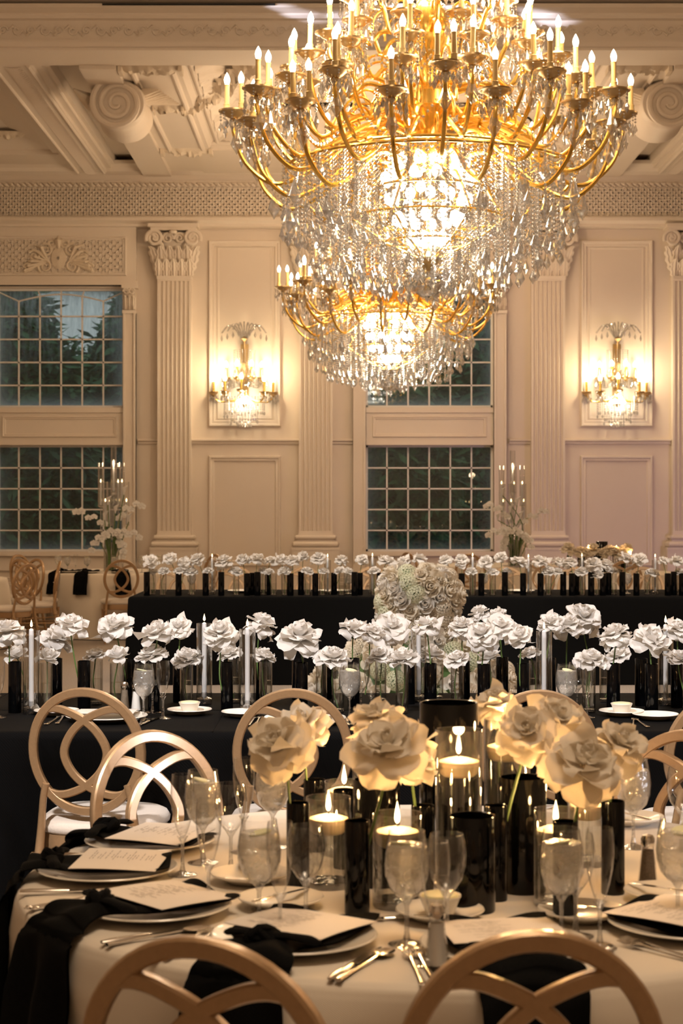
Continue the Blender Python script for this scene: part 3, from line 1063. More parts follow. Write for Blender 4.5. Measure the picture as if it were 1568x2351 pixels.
def fringe_mesh(r=.10, n=9, drop=.17, seed=1):
    """short bead strings with a small almond each, round a drip cup"""
    rr = random.Random(seed)
    b = MB()
    for k in range(n):
        a = 2 * pi * k / n + rr.uniform(-.1, .1)
        x, y = r * cos(a), r * sin(a)
        z = -.004
        for j in range(3):
            b.gem((x, y, z), .0095, .019, 6, .5); z -= .021
        b.gem((x, y, z), .017, drop * rr.uniform(.5, .75), 6, .62)
        a2 = a + pi / n
        b.gem((r * .55 * cos(a2), r * .55 * sin(a2), -.05), .016, .06, 6, .5)
    return data_only(b.build('crystal_fringe', 'crystal', smooth=False))
def strand_mesh(L, rb=.0135, drop=.11, seed=0):
    b = MB(); z = 0
    while z > -(L - drop):
        b.gem((0, 0, z), rb, rb * 1.9, 8, .5); z -= rb * 2.05
    b.gem((0, 0, z), .027, drop, 8, .62)
    return data_only(b.build('crystal_strand', 'crystal', smooth=False))
def almond_mesh(h=.17, r=.038):
    b = MB(); b.gem((0, 0, -.02), r, h, 10, .64); b.gem((0, 0, 0), .012, .022, 6, .5)
    return data_only(b.build('crystal_pendant', 'crystal', smooth=False))

def make_chandelier():
    root = thing('chandelier', 'huge gold chandelier with crystal strands hanging nearest, upper right', 'chandelier', (CH[0][0], CH[0][1], 0))
    Z0 = 4.25
    bulb, sleeve, cup, fr, alm = bulb_mesh(), sleeve_mesh(), cup_mesh(), fringe_mesh(), almond_mesh()
    fr2 = fringe_mesh(.09, 8, .14, 4)
    # centre: rod, baluster, urns and hub
    c = MB()
    c.lathe([(0, 6.96), (.16, 6.96), (.17, 6.90), (.06, 6.84), (.03, 6.8), (.028, 6.0), (.07, 5.95), (.09, 5.9), (.05, 5.82), (.045, 5.5), (.09, 5.42), (.13, 5.3), (.10, 5.18), (.055, 5.12), (.055, 5.02), (.12, 4.95), (.155, 4.83), (.14, 4.72), (.07, 4.62), (.06, 4.45), (.17, 4.38), (.19, 4.28), (.12, 4.2), (.10, 4.12), (.26, 4.05), (.30, 3.98), (.26, 3.92), (.10, 3.88), (.0, 3.86)], 24)
    c.build('centre_column', 'gold', root)
    # hoops that carry the strands
    for r, z, th in ((.98, 3.86, .012), (.80, 3.93, .012), (.60, 3.97, .012), (.40, 3.72, .010), (.52, 3.52, .009), (.30, 3.36, .009)):
        h = MB(); h.tube([(r * cos(2 * pi * k / 64), r * sin(2 * pi * k / 64), z) for k in range(64)], th, 6, closed=True)
        h.build('hoop', 'gold', root)
    # bead-covered drum of lights in the middle
    for k in range(12):
        a = 2 * pi * k / 12
        for z, rr in ((3.52, .22), (3.66, .27), (3.80, .30), (3.90, .26), (3.38, .12)):
            bb = MB(); bb.lathe([(0, -.045), (.028, -.03), (.036, 0), (.026, .03), (0, .045)], 10, (rr * cos(a + z), rr * sin(a + z), z))
            bb.build('core_bulb', 'core', root)
    sp = MB()
    for k in range(6):
        a = 2 * pi * k / 6
        sp.tube([(.06 * cos(a), .06 * sin(a), 3.9), (.34 * cos(a), .34 * sin(a), 3.80), (.40 * cos(a), .40 * sin(a), 3.72), (.52 * cos(a), .52 * sin(a), 3.52), (.30 * cos(a), .30 * sin(a), 3.36), (.05 * cos(a), .05 * sin(a), 3.24)], .010, 6)
        sp.tube([(.24 * cos(a), .24 * sin(a), 3.98), (.6 * cos(a), .6 * sin(a), 3.97), (.8 * cos(a), .8 * sin(a), 3.93), (.98 * cos(a), .98 * sin(a), 3.86)], .012, 6)
    sp.tube([(0, 0, 3.9), (0, 0, 3.2)], .016, 8)
    sp.build('strand_frame', 'gold', root)
    # tiers: (radius, cup height, arms, start radius, start height, dip height, candles per arm)
    tiers = [(1.34, Z0, 24, .28, 4.02, 3.76, 1), (1.12, Z0 + .10, 16, .26, 4.10, 3.92, 1), (.92, Z0 + .30, 14, .22, 4.2, 4.08, 1),
             (.70, Z0 + .50, 12, .15, 4.42, 4.40, 1), (.52, Z0 + .78, 8, .12, 4.78, 4.72, 1), (.36, Z0 + 1.12, 6, .08, 5.2, 5.15, 1)]
    stuff_fr = None
    for ti, (Rr, zc, n, r0, z0, dip, nc) in enumerate(tiers):
        arm = MB()
        pts = catmull([(r0, 0, z0), (r0 + .25 * (Rr - r0), 0, z0 + .02), (r0 + .52 * (Rr - r0), 0, dip + .08), (r0 + .74 * (Rr - r0), 0, dip), (Rr - .06 * Rr, 0, dip + .14), (Rr, 0, zc - .14), (Rr, 0, zc - .06)], 6)
        arm.tube(pts, [.018 - .005 * (i / len(pts)) for i in range(len(pts))], 8)
        # curl under the arm
        sp_ = []
        for j in range(16):
            t = j / 15
            an = -.4 + t * 4.6
            rr = .12 * (1 - t) + .025
            sp_.append((r0 + .33 * (Rr - r0) + rr * cos(an), 0, (z0 + dip) / 2 + .12 + rr * sin(an)))
        arm.tube(sp_, .009, 6)
        # bead garland slung from the arm
        for j in range(10):
            t = j / 9
            arm_x = r0 + (.35 + .6 * t) * (Rr - r0)
        am = data_only(arm.build('arm', 'gold'))
        for k in range(n):
            a = 2 * pi * (k + (.5 if ti % 2 else .1)) / n
            low = (-.13 if (ti == 0 and k % 2) else 0)
            Ra = Rr * (.93 if (ti == 0 and k % 2) else 1)
            child_of(am, 'arm', root, (0, 0, low), (0, 0, a), (Ra / Rr, 1, 1))
            cz = zc + low
            cu = child_of(cup, 'drip_cup', root, (Ra * cos(a), Ra * sin(a), cz), (0, 0, a))
            child_of(fr if k % 2 else fr2, 'crystal_fringe', cu)
            offs = [(0, 0)] if (ti > 0 or k % 3) else [(-.05, .02), (.055, -.02)]
            for (ox, oy) in offs:
                tilt = RND.uniform(-.03, .03)
                cd = child_of(sleeve, 'candle', root, (Ra * cos(a) + ox, Ra * sin(a) + oy, cz + .002), (tilt, RND.uniform(-.03, .03), 0))
                child_of(bulb, 'bulb', cd, (0, 0, .188))
            if ti < 2:
                child_of(alm, 'crystal_pendant', root, (Ra * .985 * cos(a), Ra * .985 * sin(a), cz - .075), (0, 0, a), (1.15, 1.15, 1.15))
                pz = dip + low - .02
                rr = r0 + .74 * (Ra - r0)
                child_of(alm, 'crystal_pendant', root, (rr * cos(a), rr * sin(a), pz), (0, 0, a), (1.1, 1.1, 1.2))
    # strand curtains; the 100 nearest the viewer are parts of their own, the rest one mesh
    allst = []
    for (Rr, zt, L, n, jit) in ((1.0, 3.86, .42, 54, .08), (.90, 3.90, .60, 60, .08), (.76, 3.92, .72, 56, .08), (.64, 3.94, .78, 46, .08), (.50, 3.55, .46, 36, .05), (.34, 3.40, .40, 28, .04), (.18, 3.3, .30, 14, .03)):
        me = [strand_mesh(L * f_, seed=int(f_ * 10)) for f_ in (.88, 1.0, 1.12)]
        for k in range(n):
            a = 2 * pi * (k + RND.uniform(-.2, .2)) / n
            rr = Rr + RND.uniform(-.025, .025)
            allst.append((rr * cos(a), rr * sin(a), zt, me[RND.randrange(3)], a))
    allst.sort(key=lambda q: q[1])
    rest = MB()
    for i, (x, y, z, me, a) in enumerate(allst):
        if i < 100:
            child_of(me, 'crystal_strand', root, (x, y, z), (0, 0, a))
        else:
            o = len(rest.v)
            rest.v.extend([(v.co.x + x, v.co.y + y, v.co.z + z) for v in me.vertices])
            rest.f.extend([tuple(i_ + o for i_ in p.vertices) for p in me.polygons])
    ro = rest.build('crystal_strands_at_back', 'crystal', root, smooth=False); ro.name = 'far_crystal_strand'; ro['kind'] = 'stuff'
    # core beads: a dense jacket of beads round the lit drum
    jk = MB()
    for ring in range(26):
        z = 3.95 - ring * .024
        t = ring / 25
        r = .42 + .1 * sin(pi * t * .8)
        for k in range(44):
            a = 2 * pi * (k + .5 * (ring % 2)) / 44
            if (k % 4) == 3: continue
            jk.gem((r * cos(a), r * sin(a), z), .012, .022, 6, .5)
    jo = jk.build('bead_jacket', 'crystal', root, smooth=False); jo['kind'] = 'stuff'
    # swags of beads from the top down to the arms
    sw = MB()
    for k in range(10):
        a = 2 * pi * k / 10
        for j in range(46):
            t = j / 45
            r = .06 + .62 * t ** 1.5
            z = 5.95 - 1.35 * t ** .8
            sw.gem((r * cos(a), r * sin(a), z), .016, .03, 6, .5)
    for k in range(12):
        a0, a1 = 2 * pi * k / 12, 2 * pi * (k + 1) / 12
        for (Rr, zc, dp) in ((1.02, 4.12, .22), (.74, 4.5, .18)):
            for j in range(20):
                t = j / 19
                a = a0 + (a1 - a0) * t
                sw.gem((Rr * cos(a), Rr * sin(a), zc - dp * sin(pi * t)), .013, .025, 6, .5)
    so = sw.build('bead_swags', 'crystal', root, smooth=False); so.name = 'bead_garland'; so['kind'] = 'stuff'
    # bead columns on the gold stem
    bc = MB()
    for k in range(8):
        a = 2 * pi * k / 8
        for j in range(30):
            bc.gem((.10 * cos(a), .10 * sin(a), 6.0 - j * .055), .016, .03, 6, .5)
    bc.build('stem_beads', 'crystal', root, smooth=False).name = 'stem_bead_row'
    # bottom: brass dish, crystal bowl and ball
    d = MB(); d.lathe([(0, 3.16), (.03, 3.16), (.05, 3.2), (.075, 3.22), (.115, 3.235), (.12, 3.245), (.04, 3.25), (.015, 3.3), (.015, 3.36)], 24)
    d.build('bottom_dish', 'cup', root)
    ball = MB()
    ball.lathe([(.0, 3.155), (.05, 3.15), (.10, 3.125), (.12, 3.08), (.10, 3.02), (.05, 2.985), (.0, 2.975)], 14)
    for k in range(14):
        a = 2 * pi * k / 14
        ball.gem((.125 * cos(a), .125 * sin(a), 3.17), .02, .07, 6, .6)
    ball.build('crystal_ball', 'crystal', root, smooth=False)
    return root
ch1 = make_chandelier()
index_kids(ch1)
ch2 = copy_tree(ch1, (CH[1][0], CH[1][1], 0), R(7), 'second gold crystal chandelier, lower and farther away under the coffer')
for o in (ch1, ch2): o['group'] = 'crystal chandeliers'

# ================================================================ SCONCES
def make_sconce(px):
    root = thing('wall_sconce', 'left gold and crystal wall sconce with nine lit candle bulbs', 'wall lamp', (wx(px), WY, 0), group='crystal wall sconces')
    bulb = data_only(MB().lathe([(0, 0), (.02, .006), (.03, .03), (.03, .05), (.02, .075), (.0, .10)], 12).build('bulb', 'bulb'))
    sl = MB(); sl.lathe([(0, 0), (.018, 0), (.018, .16), (0, .16)], 10); slm = data_only(sl.build('candle', 'gold'))
    cm = cup_mesh(.075)
    fr = fringe_mesh(.07, 5, .14, 9)
    pl = MB()
    pl.lathe([(0, 3.0), (.03, 3.02), (.05, 3.06), (.02, 3.1), (.02, 3.35), (.045, 3.4), (.02, 3.45), (.02, 3.62), (.05, 3.66), (.02, 3.7), (.018, 3.98), (.06, 4.02), (0, 4.06)], 14, (0, -.14, 0))
    pl.box(-.06, .06, -.05, -.002, 3.05, 3.95)
    pl.tube([(0, -.14, 3.6), (0, -.03, 3.6)], .02, 8)
    pl.build('back_column', 'cup', root)
    lo = [(-.46, -.10, 3.23), (-.28, -.26, 3.23), (-.03, -.36, 3.25), (.30, -.26, 3.22), (.43, -.12, 3.22)]
    up = [(-.27, -.12, 3.44), (-.10, -.20, 3.45), (.11, -.20, 3.45), (.26, -.12, 3.44)]
    for (x, y, z) in lo + up:
        am = MB()
        am.tube(catmull([(0, -.14, z - .02), (x * .35, -.14 + (y + .14) * .3, z - .12), (x * .8, -.14 + (y + .14) * .8, z - .14), (x, y, z - .05)], 5), .011, 6)
        am.build('arm', 'crystal' if z > 3.3 else 'gold', root)
        cu = child_of(cm, 'drip_cup', root, (x, y, z))
        child_of(fr, 'crystal_fringe', cu)
        cd = child_of(slm, 'candle', root, (x, y, z))
        child_of(bulb, 'bulb', cd, (0, 0, .155))
    cr = MB()
    for ring, (r, z, n, L) in enumerate(((.30, 3.16, 18, .26), (.20, 3.06, 14, .26), (.10, 2.98, 8, .22), (.16, 3.86, 12, .34), (.09, 3.56, 8, .2))):
        for k in range(n):
            a = pi + pi * (k + .5) / n
            x, y = r * cos(a), -.08 + r * sin(a)
            zz = z
            while zz > z - L * RND.uniform(.7, 1):
                cr.gem((x, y, zz), .011, .022, 6, .5); zz -= .026
            cr.gem((x, y, zz), .018, .07, 6, .6)
    co = cr.build('bead_curtain', 'crystal', root, smooth=False); co['kind'] = 'stuff'
    pm = MB()
    for k in range(9):
        s_ = (k - 4) / 4
        pm.tube(catmull([(0, -.12, 3.95), (s_ * .10, -.14, 4.12), (s_ * .22, -.18, 4.27 - abs(s_) * .05), (s_ * .33, -.20, 4.2 - abs(s_) * .1)], 5), [.012] * 16, 6)
        pm.gem((s_ * .33, -.2, 4.18 - abs(s_) * .1), .02, .11, 6, .6)
    pm.build('crystal_plume', 'crystal', root)
    for k in range(7):
        a = pi + pi * (k + .5) / 7
        bb = MB(); bb.lathe([(0, -.04), (.022, -.02), (.028, 0), (.02, .025), (0, .04)], 10, (.10 * cos(a), -.10 + .09 * sin(a), 3.09))
        bb.build('core_bulb', 'core', root)
    return root
s1 = make_sconce(562)
index_kids(s1)
s2 = copy_tree(s1, (wx(1415), WY, 0), 0, 'right gold and crystal wall sconce with nine lit candle bulbs', 'crystal wall sconces')
for px in (562, 1415):
    x = wx(px)
    light('POINT', 'sconce_light', (x - .3, WY - .34, 3.52), 19, (1, .76, .44), .06)
    light('POINT', 'sconce_light', (x + .3, WY - .34, 3.52), 19, (1, .76, .44), .06)
    light('POINT', 'sconce_light', (x, WY - .42, 3.1), 12, (1, .80, .5), .06)
# ================================================================ TABLES
ZTAB = 0.76
def sstep(t): t = max(0, min(1, t)); return t * t * (3 - 2 * t)

def long_table(name_label, x0, x1, y0, y1, dents=(), ground=0.0, cat='table'):
    """a long table under a cloth that falls to the floor on all sides"""
    root = thing('banquet_table', name_label, cat, ((x0 + x1) / 2, (y0 + y1) / 2, 0))
    ox, oy = root.location.x, root.location.y
    hx, hy = (x1 - x0) / 2, (y1 - y0) / 2
    b = MB()
    # perimeter points
    per = []
    step = .05
    def seg(a, c):
        n = max(1, int((Vector(c) - Vector(a)).length / step))
        return [tuple(Vector(a).lerp(Vector(c), i / n)) for i in range(n)]
    per += seg((-hx, -hy), (hx, -hy)) + seg((hx, -hy), (hx, hy)) + seg((hx, hy), (-hx, hy)) + seg((-hx, hy), (-hx, -hy))
    n = len(per)
    rows = []
    prof = [(-.02, ZTAB), (0.0, ZTAB - .003), (.008, ZTAB - .012), (.012, ZTAB - .03), (.016, .62), (.022, .45), (.03, .28), (.036, .12), (.04, ground + .01)]
    for off, z in prof:
        row = []
        d = sstep((ZTAB - z - .03) / .5)
        for i, (px, py) in enumerate(per):
            nx = (px > hx - 1e-4) - (px < -hx + 1e-4)
            ny = (py > hy - 1e-4) - (py < -hy + 1e-4)
            s = i * step
            wv = .012 * d * (sin(s * 5.1) + .6 * sin(s * 11.3 + 1) + .5 * sin(s * 2.3))
            o = off + wv
            yy = py + ny * o
            if ny < 0:
                for (dx, amt) in dents:
                    yy += amt * exp(-((px + ox - dx) / .27) ** 4) * sstep((.70 - z) / .16)
            row.append((px + nx * o, yy, z))
        rows.append(row)
    v = [p for r in rows for p in r]
    f = []
    for j in range(len(rows) - 1):
        for i in range(n):
            i2 = (i + 1) % n
            f.append((j * n + i, (j + 1) * n + i, (j + 1) * n + i2, j * n + i2))
    b.add(v, f)
    b.add([(-hx + .02, -hy + .02, ZTAB), (hx - .02, -hy + .02, ZTAB), (hx - .02, hy - .02, ZTAB), (-hx + .02, hy - .02, ZTAB)], [(0, 1, 2, 3)])
    b.build('tablecloth', 'blackcloth', root, angle=60)
    t = MB(); t.box(-hx + .02, hx - .02, -hy + .02, hy - .02, ZTAB - .04, ZTAB - .006)
    t.build('tabletop', 'dark', root, smooth=False)
    # pressed creases across the cloth
    cz = MB()
    k = -hx + .9
    while k < hx:
        cz.box(k - .002, k + .002, -hy, hy, ZTAB - .001, ZTAB + .0012); k += .95
    cz.box(-hx, hx, -.003, .001, ZTAB - .001, ZTAB + .0012)
    cz.build('pressed_crease', 'blackcloth', root, smooth=False)
    return root

def round_table(label, cx, cy, Rr=.88, m='creamcloth', dents=(), hem=0.01, group=None, seed=0, nf=11):
    root = thing('round_table', label, 'table', (cx, cy, 0), group=group)
    b = MB()
    rr = random.Random(seed)
    ph = [rr.uniform(0, 6.28) for _ in range(4)]
    n = 160
    prof = [(0.0, ZTAB, 0), (.5, ZTAB, 0), (.94, ZTAB, 0), (.985, ZTAB - .002, 0), (1.0, ZTAB - .010, 0), (1.008, ZTAB - .03, .05), (1.015, ZTAB - .10, .25), (1.02, .55, .4), (1.028, .4, .6), (1.036, .2, .75), (1.045, hem, .85)]
    def fn(u, v):
        j = v * (len(prof) - 1)
        i = min(int(j), len(prof) - 2); t = j - i
        k, z, w = [prof[i][q] * (1 - t) + prof[i + 1][q] * t for q in range(3)]
        a = u * 2 * pi
        fold = .045 * w * (sin(a * nf + ph[0]) + .5 * sin(a * (nf + 6) + ph[1]) + .3 * sin(a * 5 + ph[2]))
        r = Rr * k + fold
        if z < ZTAB - .05:
            for (ad, amt) in dents:
                da = (a - ad + pi) % (2 * pi) - pi
                r -= amt * exp(-(da / .30) ** 4) * sstep((.68 - z) / .12)
        return (r * cos(a), r * sin(a), z)
    b.grid(fn, n, 30, wrap=True)
    b.build('tablecloth', m, root, angle=60)
    t = MB(); t.lathe([(0, ZTAB - .035), (Rr - .03, ZTAB - .035), (Rr - .03, ZTAB - .008), (0, ZTAB - .008)], 48); t.build('tabletop', 'dark', root)
    return root

# ================================================================ CHAIRS
def make_chair():
    root = thing('infinity_chair', 'x', 'chair', (0, 0, 0))
    ZR, A, B_ = .725, .186, .203
    def tilt(p):
        x, y, z = p
        return (x, y - .195 - (z - .46) * .14 + .02 * (x / .2) ** 2, z)
    def rect_sweep(pts, w, t, closed):
        """pts in the x-z plane; w across the face, t thickness"""
        N = len(pts)
        v = []; f = []
        sec = [(-.5, -.32), (-.36, -.5), (.36, -.5), (.5, -.32), (.5, .32), (.36, .5), (-.36, .5), (-.5, .32)]
        for i in range(N):
            a = Vector(pts[(i - 1) % N]) if closed or i else Vector(pts[i])
            c = Vector(pts[(i + 1) % N]) if closed or i < N - 1 else Vector(pts[i])
            d = (c - a).normalized()
            nx, nz = -d[1], d[0]
            for (p, q) in sec:
                v.append(tilt((pts[i][0] + nx * p * w, q * t, pts[i][1] + nz * p * w)))
        k = 8
        for i in range(N if closed else N - 1):
            j = (i + 1) % N
            for s in range(k):
                s2 = (s + 1) % k
                f.append((i * k + s, i * k + s2, j * k + s2, j * k + s))
        if not closed:
            f.append(tuple(range(k))); f.append(tuple(range(N * k - 1, (N - 1) * k - 1, -1)))
        return v, f
    b = MB()
    b.add(*rect_sweep([(A * cos(2 * pi * i / 56), ZR + B_ * sin(2 * pi * i / 56)) for i in range(56)], .031, .028, True))
    fix_normals(b.build('back_ring', 'chair', root))
    for s in (-1, 1):
        b = MB()
        pts = [(.130, .868), (.10, .871), (.06, .862), (0, .832), (-.048, .785), (-.074, .722), (-.052, .66), (0, .61), (.06, .583), (.10, .577), (.130, .584)]
        pts = [(s * p.x, p.y) for p in catmull([(a, c, 0) for a, c in pts], 5)]
        b.add(*rect_sweep(pts, (.027), .024, False))
        fix_normals(b.build('back_loop', 'chair', root))
    # seat
    def outline(k, off=0.0):
        pts = []
        for i in range(48):
            a = 2 * pi * i / 48
            c, s_ = cos(a), sin(a)
            e = .62
            x = (abs(c) ** e) * (1 if c > 0 else -1)
            y = (abs(s_) ** e) * (1 if s_ > 0 else -1)
            hw = .185 + .025 * (y + 1) / 2
            pts.append((x * (hw + off) * k, y * (.195 + off) * k + .0))
        return pts
    def loft(b, rings):
        v = []; f = []
        n = len(rings[0][0])
        for pts, z in rings:
            v += [(x, y, z) for x, y in pts]
        for j in range(len(rings) - 1):
            for i in range(n):
                i2 = (i + 1) % n
                f.append((j * n + i, j * n + i2, (j + 1) * n + i2, (j + 1) * n + i))
        f.append(tuple(range(n - 1, -1, -1))); f.append(tuple((len(rings) - 1) * n + i for i in range(n)))
        b.add(v, f)
    b = MB()
    loft(b, [(outline(1), .435), (outline(1, .012), .445), (outline(1, .014), .462), (outline(1, .002), .482), (outline(.9), .492), (outline(.6), .497), (outline(.3), .499)])
    b.build('seat_cushion', 'cushion', root, angle=70)
    b = MB()
    loft(b, [(outline(1, -.002), .375), (outline(1, .004), .38), (outline(1, .006), .41), (outline(1, .004), .436)])
    b.build('seat_frame', 'chair', root)
    # front legs (turned) and rear legs with posts up to the ring
    for s in (-1, 1):
        b = MB()
        b.lathe([(.010, 0), (.014, .01), (.015, .06), (.018, .12), (.022, .13), (.018, .14), (.018, .26), (.023, .27), (.017, .285), (.020, .36), (.022, .385)], 12, (s * .175, .165, 0))
        b.build('leg', 'chair', root)
        b = MB()
        p = catmull([(s * .185, -.285, 0), (s * .18, -.25, .15), (s * .172, -.215, .32), (s * .165, -.197, .44), (s * .152, -.212, .56), (s * .140, -.218, .615)], 6)
        b.tube(p, [.0125 + .004 * sin(min(1, i / len(p) * 1.4) * pi) for i in range(len(p))], 10)
        for z, y in ((.13, -.255), (.27, -.226), (.37, -.207)):
            b.lathe([(.0145, -.012), (.021, -.006), (.021, .006), (.0145, .012)], 12, (s * .178, y, z))
        b.build('leg', 'chair', root)
        b = MB(); b.tube([(s * .176, -.25, .15), (s * .175, .165, .15)], .009, 8); b.build('stretcher', 'chair', root)
        b = MB(); b.tube([(s * .172, -.225, .27), (s * .175, .165, .27)], .008, 8); b.build('stretcher', 'chair', root)
    b = MB(); b.tube([(-.175, .165, .19), (.175, .165, .19)], .009, 8); b.build('stretcher', 'chair', root)
    b = MB(); b.tube([(-.176, -.24, .19), (.176, -.24, .19)], .009, 8); b.build('stretcher', 'chair', root)
    return root
CHAIR0 = make_chair()
index_kids(CHAIR0)
_first_chair = [True]
def place_chair(x, y, rz, label, group):
    if _first_chair[0]:
        _first_chair[0] = False
        CHAIR0.location = (x, y, 0); CHAIR0.rotation_euler = (0, 0, rz)
        CHAIR0['label'] = label; CHAIR0['group'] = group
        return CHAIR0
    return copy_tree(CHAIR0, (x, y, 0), rz, label, group)

# ================================================================ ROSES
def petal(b, r, az, L, W, phi0, phi1, cup, ruf, wrap=False, base=.03, z0=0.0, nu=8, nv=8):
    n = nv
    cr, cz = [base], [z0]
    ph = []
    for j in range(n):
        v = (j + .5) / n
        p = R(phi0 + (phi1 - phi0) * v ** 1.4)
        cr.append(cr[-1] + sin(p) * L / n); cz.append(cz[-1] + cos(p) * L / n)
    for j in range(n + 1):
        ph.append(R(phi0 + (phi1 - phi0) * (j / n) ** 1.4))
    p1, p2, p3 = r.uniform(0, 6.28), r.uniform(0, 6.28), r.uniform(0, 6.28)
    skew = r.uniform(-.12, .12)
    V = []
    for j in range(n + 1):
        v = j / n
        w = W * 1.12 * min(1, .35 + v * 1.5)
        if v > .62:
            q = (v - .62) / .38
            w *= sqrt(max(0.03, 1 - .93 * q * q))
        for i in range(nu + 1):
            u = (i / nu - .5) * 2
            nr, nz = cos(ph[j]), -sin(ph[j])
            disp = -cup * u * u * (1 - .4 * v)
            disp += ruf * .75 * v * v * (sin(2.2 * u + p1) * .7 + sin(4.4 * u + p2) * .22 + .5 * sin(2.5 * v + p3))
            disp += ruf * 1.6 * (abs(u) ** 3) * v * v * sin(p3 + (2 if u > 0 else 0))
            rr = cr[j] + nr * disp
            zz = cz[j] + nz * disp + (-.04 * u * u * L if v > .8 else 0)
            if wrap:
                a = az + u * w / max(rr, base + .05)
                V.append((rr * cos(a), rr * sin(a), zz))
            else:
                t = u * w + skew * v * L
                V.append((rr * cos(az) - t * sin(az), rr * sin(az) + t * cos(az), zz))
    f = []
    m = nu + 1
    for j in range(n):
        for i in range(nu):
            f.append((j * m + i, j * m + i + 1, (j + 1) * m + i + 1, (j + 1) * m + i))
    b.add(V, f)

def bloom_mesh(seed, kind, m='whitepetal', hi=0):
    r = random.Random(seed)
    b = MB()
    nu, nv = (8, 8) if not hi else (12, 12)
    def layer(n, L, W, p0, p1, cup, ruf, wrap=False, base=.03, z0=0, off=0):
        for k in range(n):
            az = 2 * pi * (k + off) / n + r.uniform(-.22, .22)
            petal(b, r, az, L * r.uniform(.88, 1.1), W * r.uniform(.9, 1.1), p0 + r.uniform(-5, 5), p1 + r.uniform(-12, 12), cup, ruf * r.uniform(.6, 1.3), wrap, base, z0, nu, nv)
    if kind == 'open':
        layer(3, .27, .12, 20, -25, .0, .02, True, .02, .16)
        layer(4, .29, .15, 28, 2, .0, .03, True, .04, .14, .3)
        layer(5, .33, .17, 38, 30, .03, .05, True, .05, .10, .6)
        layer(6, .37, .19, 50, 72, .05, .07, False, .05, .07, .2)
        layer(7, .44, .21, 58, 108, .04, .08, False, .05, .03, .5)
        layer(7, .46, .22, 80, 142, .03, .08, False, .05, .0, .1)
        layer(4, .44, .20, 105, 165, .02, .08, False, .05, -.03, .4)
    elif kind == 'flat':      # low blooms resting on the vase rims
        layer(4, .26, .13, 25, -15, .0, .02, True, .02, .12)
        layer(5, .30, .16, 35, 15, .0, .04, True, .04, .09, .4)
        layer(6, .35, .18, 48, 50, .04, .05, False, .05, .05, .1)
        layer(7, .42, .20, 60, 82, .05, .06, False, .05, .01, .6)
        layer(8, .48, .21, 72, 112, .04, .07, False, .05, -.03, .3)
    elif kind == 'bud':
        layer(3, .38, .15, 22, -20, .0, .02, True, .02, .05)
        layer(4, .42, .19, 32, -6, .0, .03, True, .03, .02, .3)
        layer(5, .46, .23, 48, 0, .0, .035, True, .04, -.02, .6)
        layer(5, .48, .22, 62, 36, .05, .05, False, .05, -.04, .1)
        layer(3, .42, .20, 75, 115, .04, .06, False, .05, -.05, .5)
    elif kind == 'wild':      # big blooms with few broad petals thrown back
        layer(4, .26, .14, 25, -10, .0, .03, True, .03, .13)
        layer(4, .34, .18, 40, 40, .02, .07, True, .05, .09, .3)
        layer(5, .44, .23, 52, 78, .05, .10, False, .05, .05, .5)
        layer(5, .52, .26, 62, 115, .04, .13, False, .05, .01, .1)
        layer(5, .54, .26, 85, 150, .02, .13, False, .05, -.02, .6)
    rad = sorted(sqrt(p[0] ** 2 + p[1] ** 2) for p in b.v)[int(len(b.v) * .965)]
    kk = .5 / rad
    b.v = [(p[0] * kk, p[1] * kk, p[2] * kk) for p in b.v]
    # calyx
    for k in range(5):
        a = 2 * pi * k / 5
        b.tube([(0.0, 0, -.10), (.06 * cos(a), .06 * sin(a), -.04), (.10 * cos(a), .10 * sin(a), .0)], [.03, .04, .02], 5)
    return data_only(b.build('bloom', m, angle=80))
BLOOMS = {k: [bloom_mesh(s * 7 + i, k) for i in range(n)] for s, (k, n) in enumerate((('open', 3), ('flat', 4), ('bud', 3)))}
BLOOMS['open'] += [bloom_mesh(80 + i, 'wild') for i in range(4)]
WILD = [bloom_mesh(90 + i, 'wild', 'creampetal', 1) for i in range(4)]
CREAM = [bloom_mesh(60 + i, 'open', 'creampetal') for i in range(2)]
_n = [0]
def rose(base, head, diam, label, group, kind='open', face=None, spin=None, meshes=None, curve=.02, stem_r=.0028, name='white_rose', leaf=False):
    """base: where the stem stands; head: centre of the bloom"""
    _n[0] += 1
    base = Vector(base); head = Vector(head)
    root = thing(name, label, 'flower', base, group=group)
    me = (meshes or BLOOMS[kind])
    me = me[_n[0] % len(me)]
    if face is None:
        face = ((head - base).normalized() * .9 + Vector((RND.uniform(-.45, .45), RND.uniform(-.75, .05), .35))).normalized()
    else:
        face = Vector(face).normalized()
    q = face.to_track_quat('Z', 'Y').to_euler()
    rel_ = head - base
    seat = rel_ - face * diam * .22
    o = child_of(me, 'bloom', root, seat, q, diam * RND.uniform(.96, 1.04))
    o.rotation_euler = (face.to_track_quat('Z', 'Y') @ Euler((0, 0, RND.uniform(0, 6.28) if spin is None else spin)).to_quaternion()).to_euler()
    b = MB()
    c = Vector((RND.uniform(-curve, curve), RND.uniform(-curve, curve), 0))
    e = seat - face * diam * .06
    p = catmull([(0, 0, 0), Vector((0, 0, 0)).lerp(e, .4) + c, Vector((0, 0, 0)).lerp(e, .8) + c * .5 - face * .005, e], 5)
    b.tube(p, stem_r, 6)
    b.build('stem', 'stem', root)
    return root

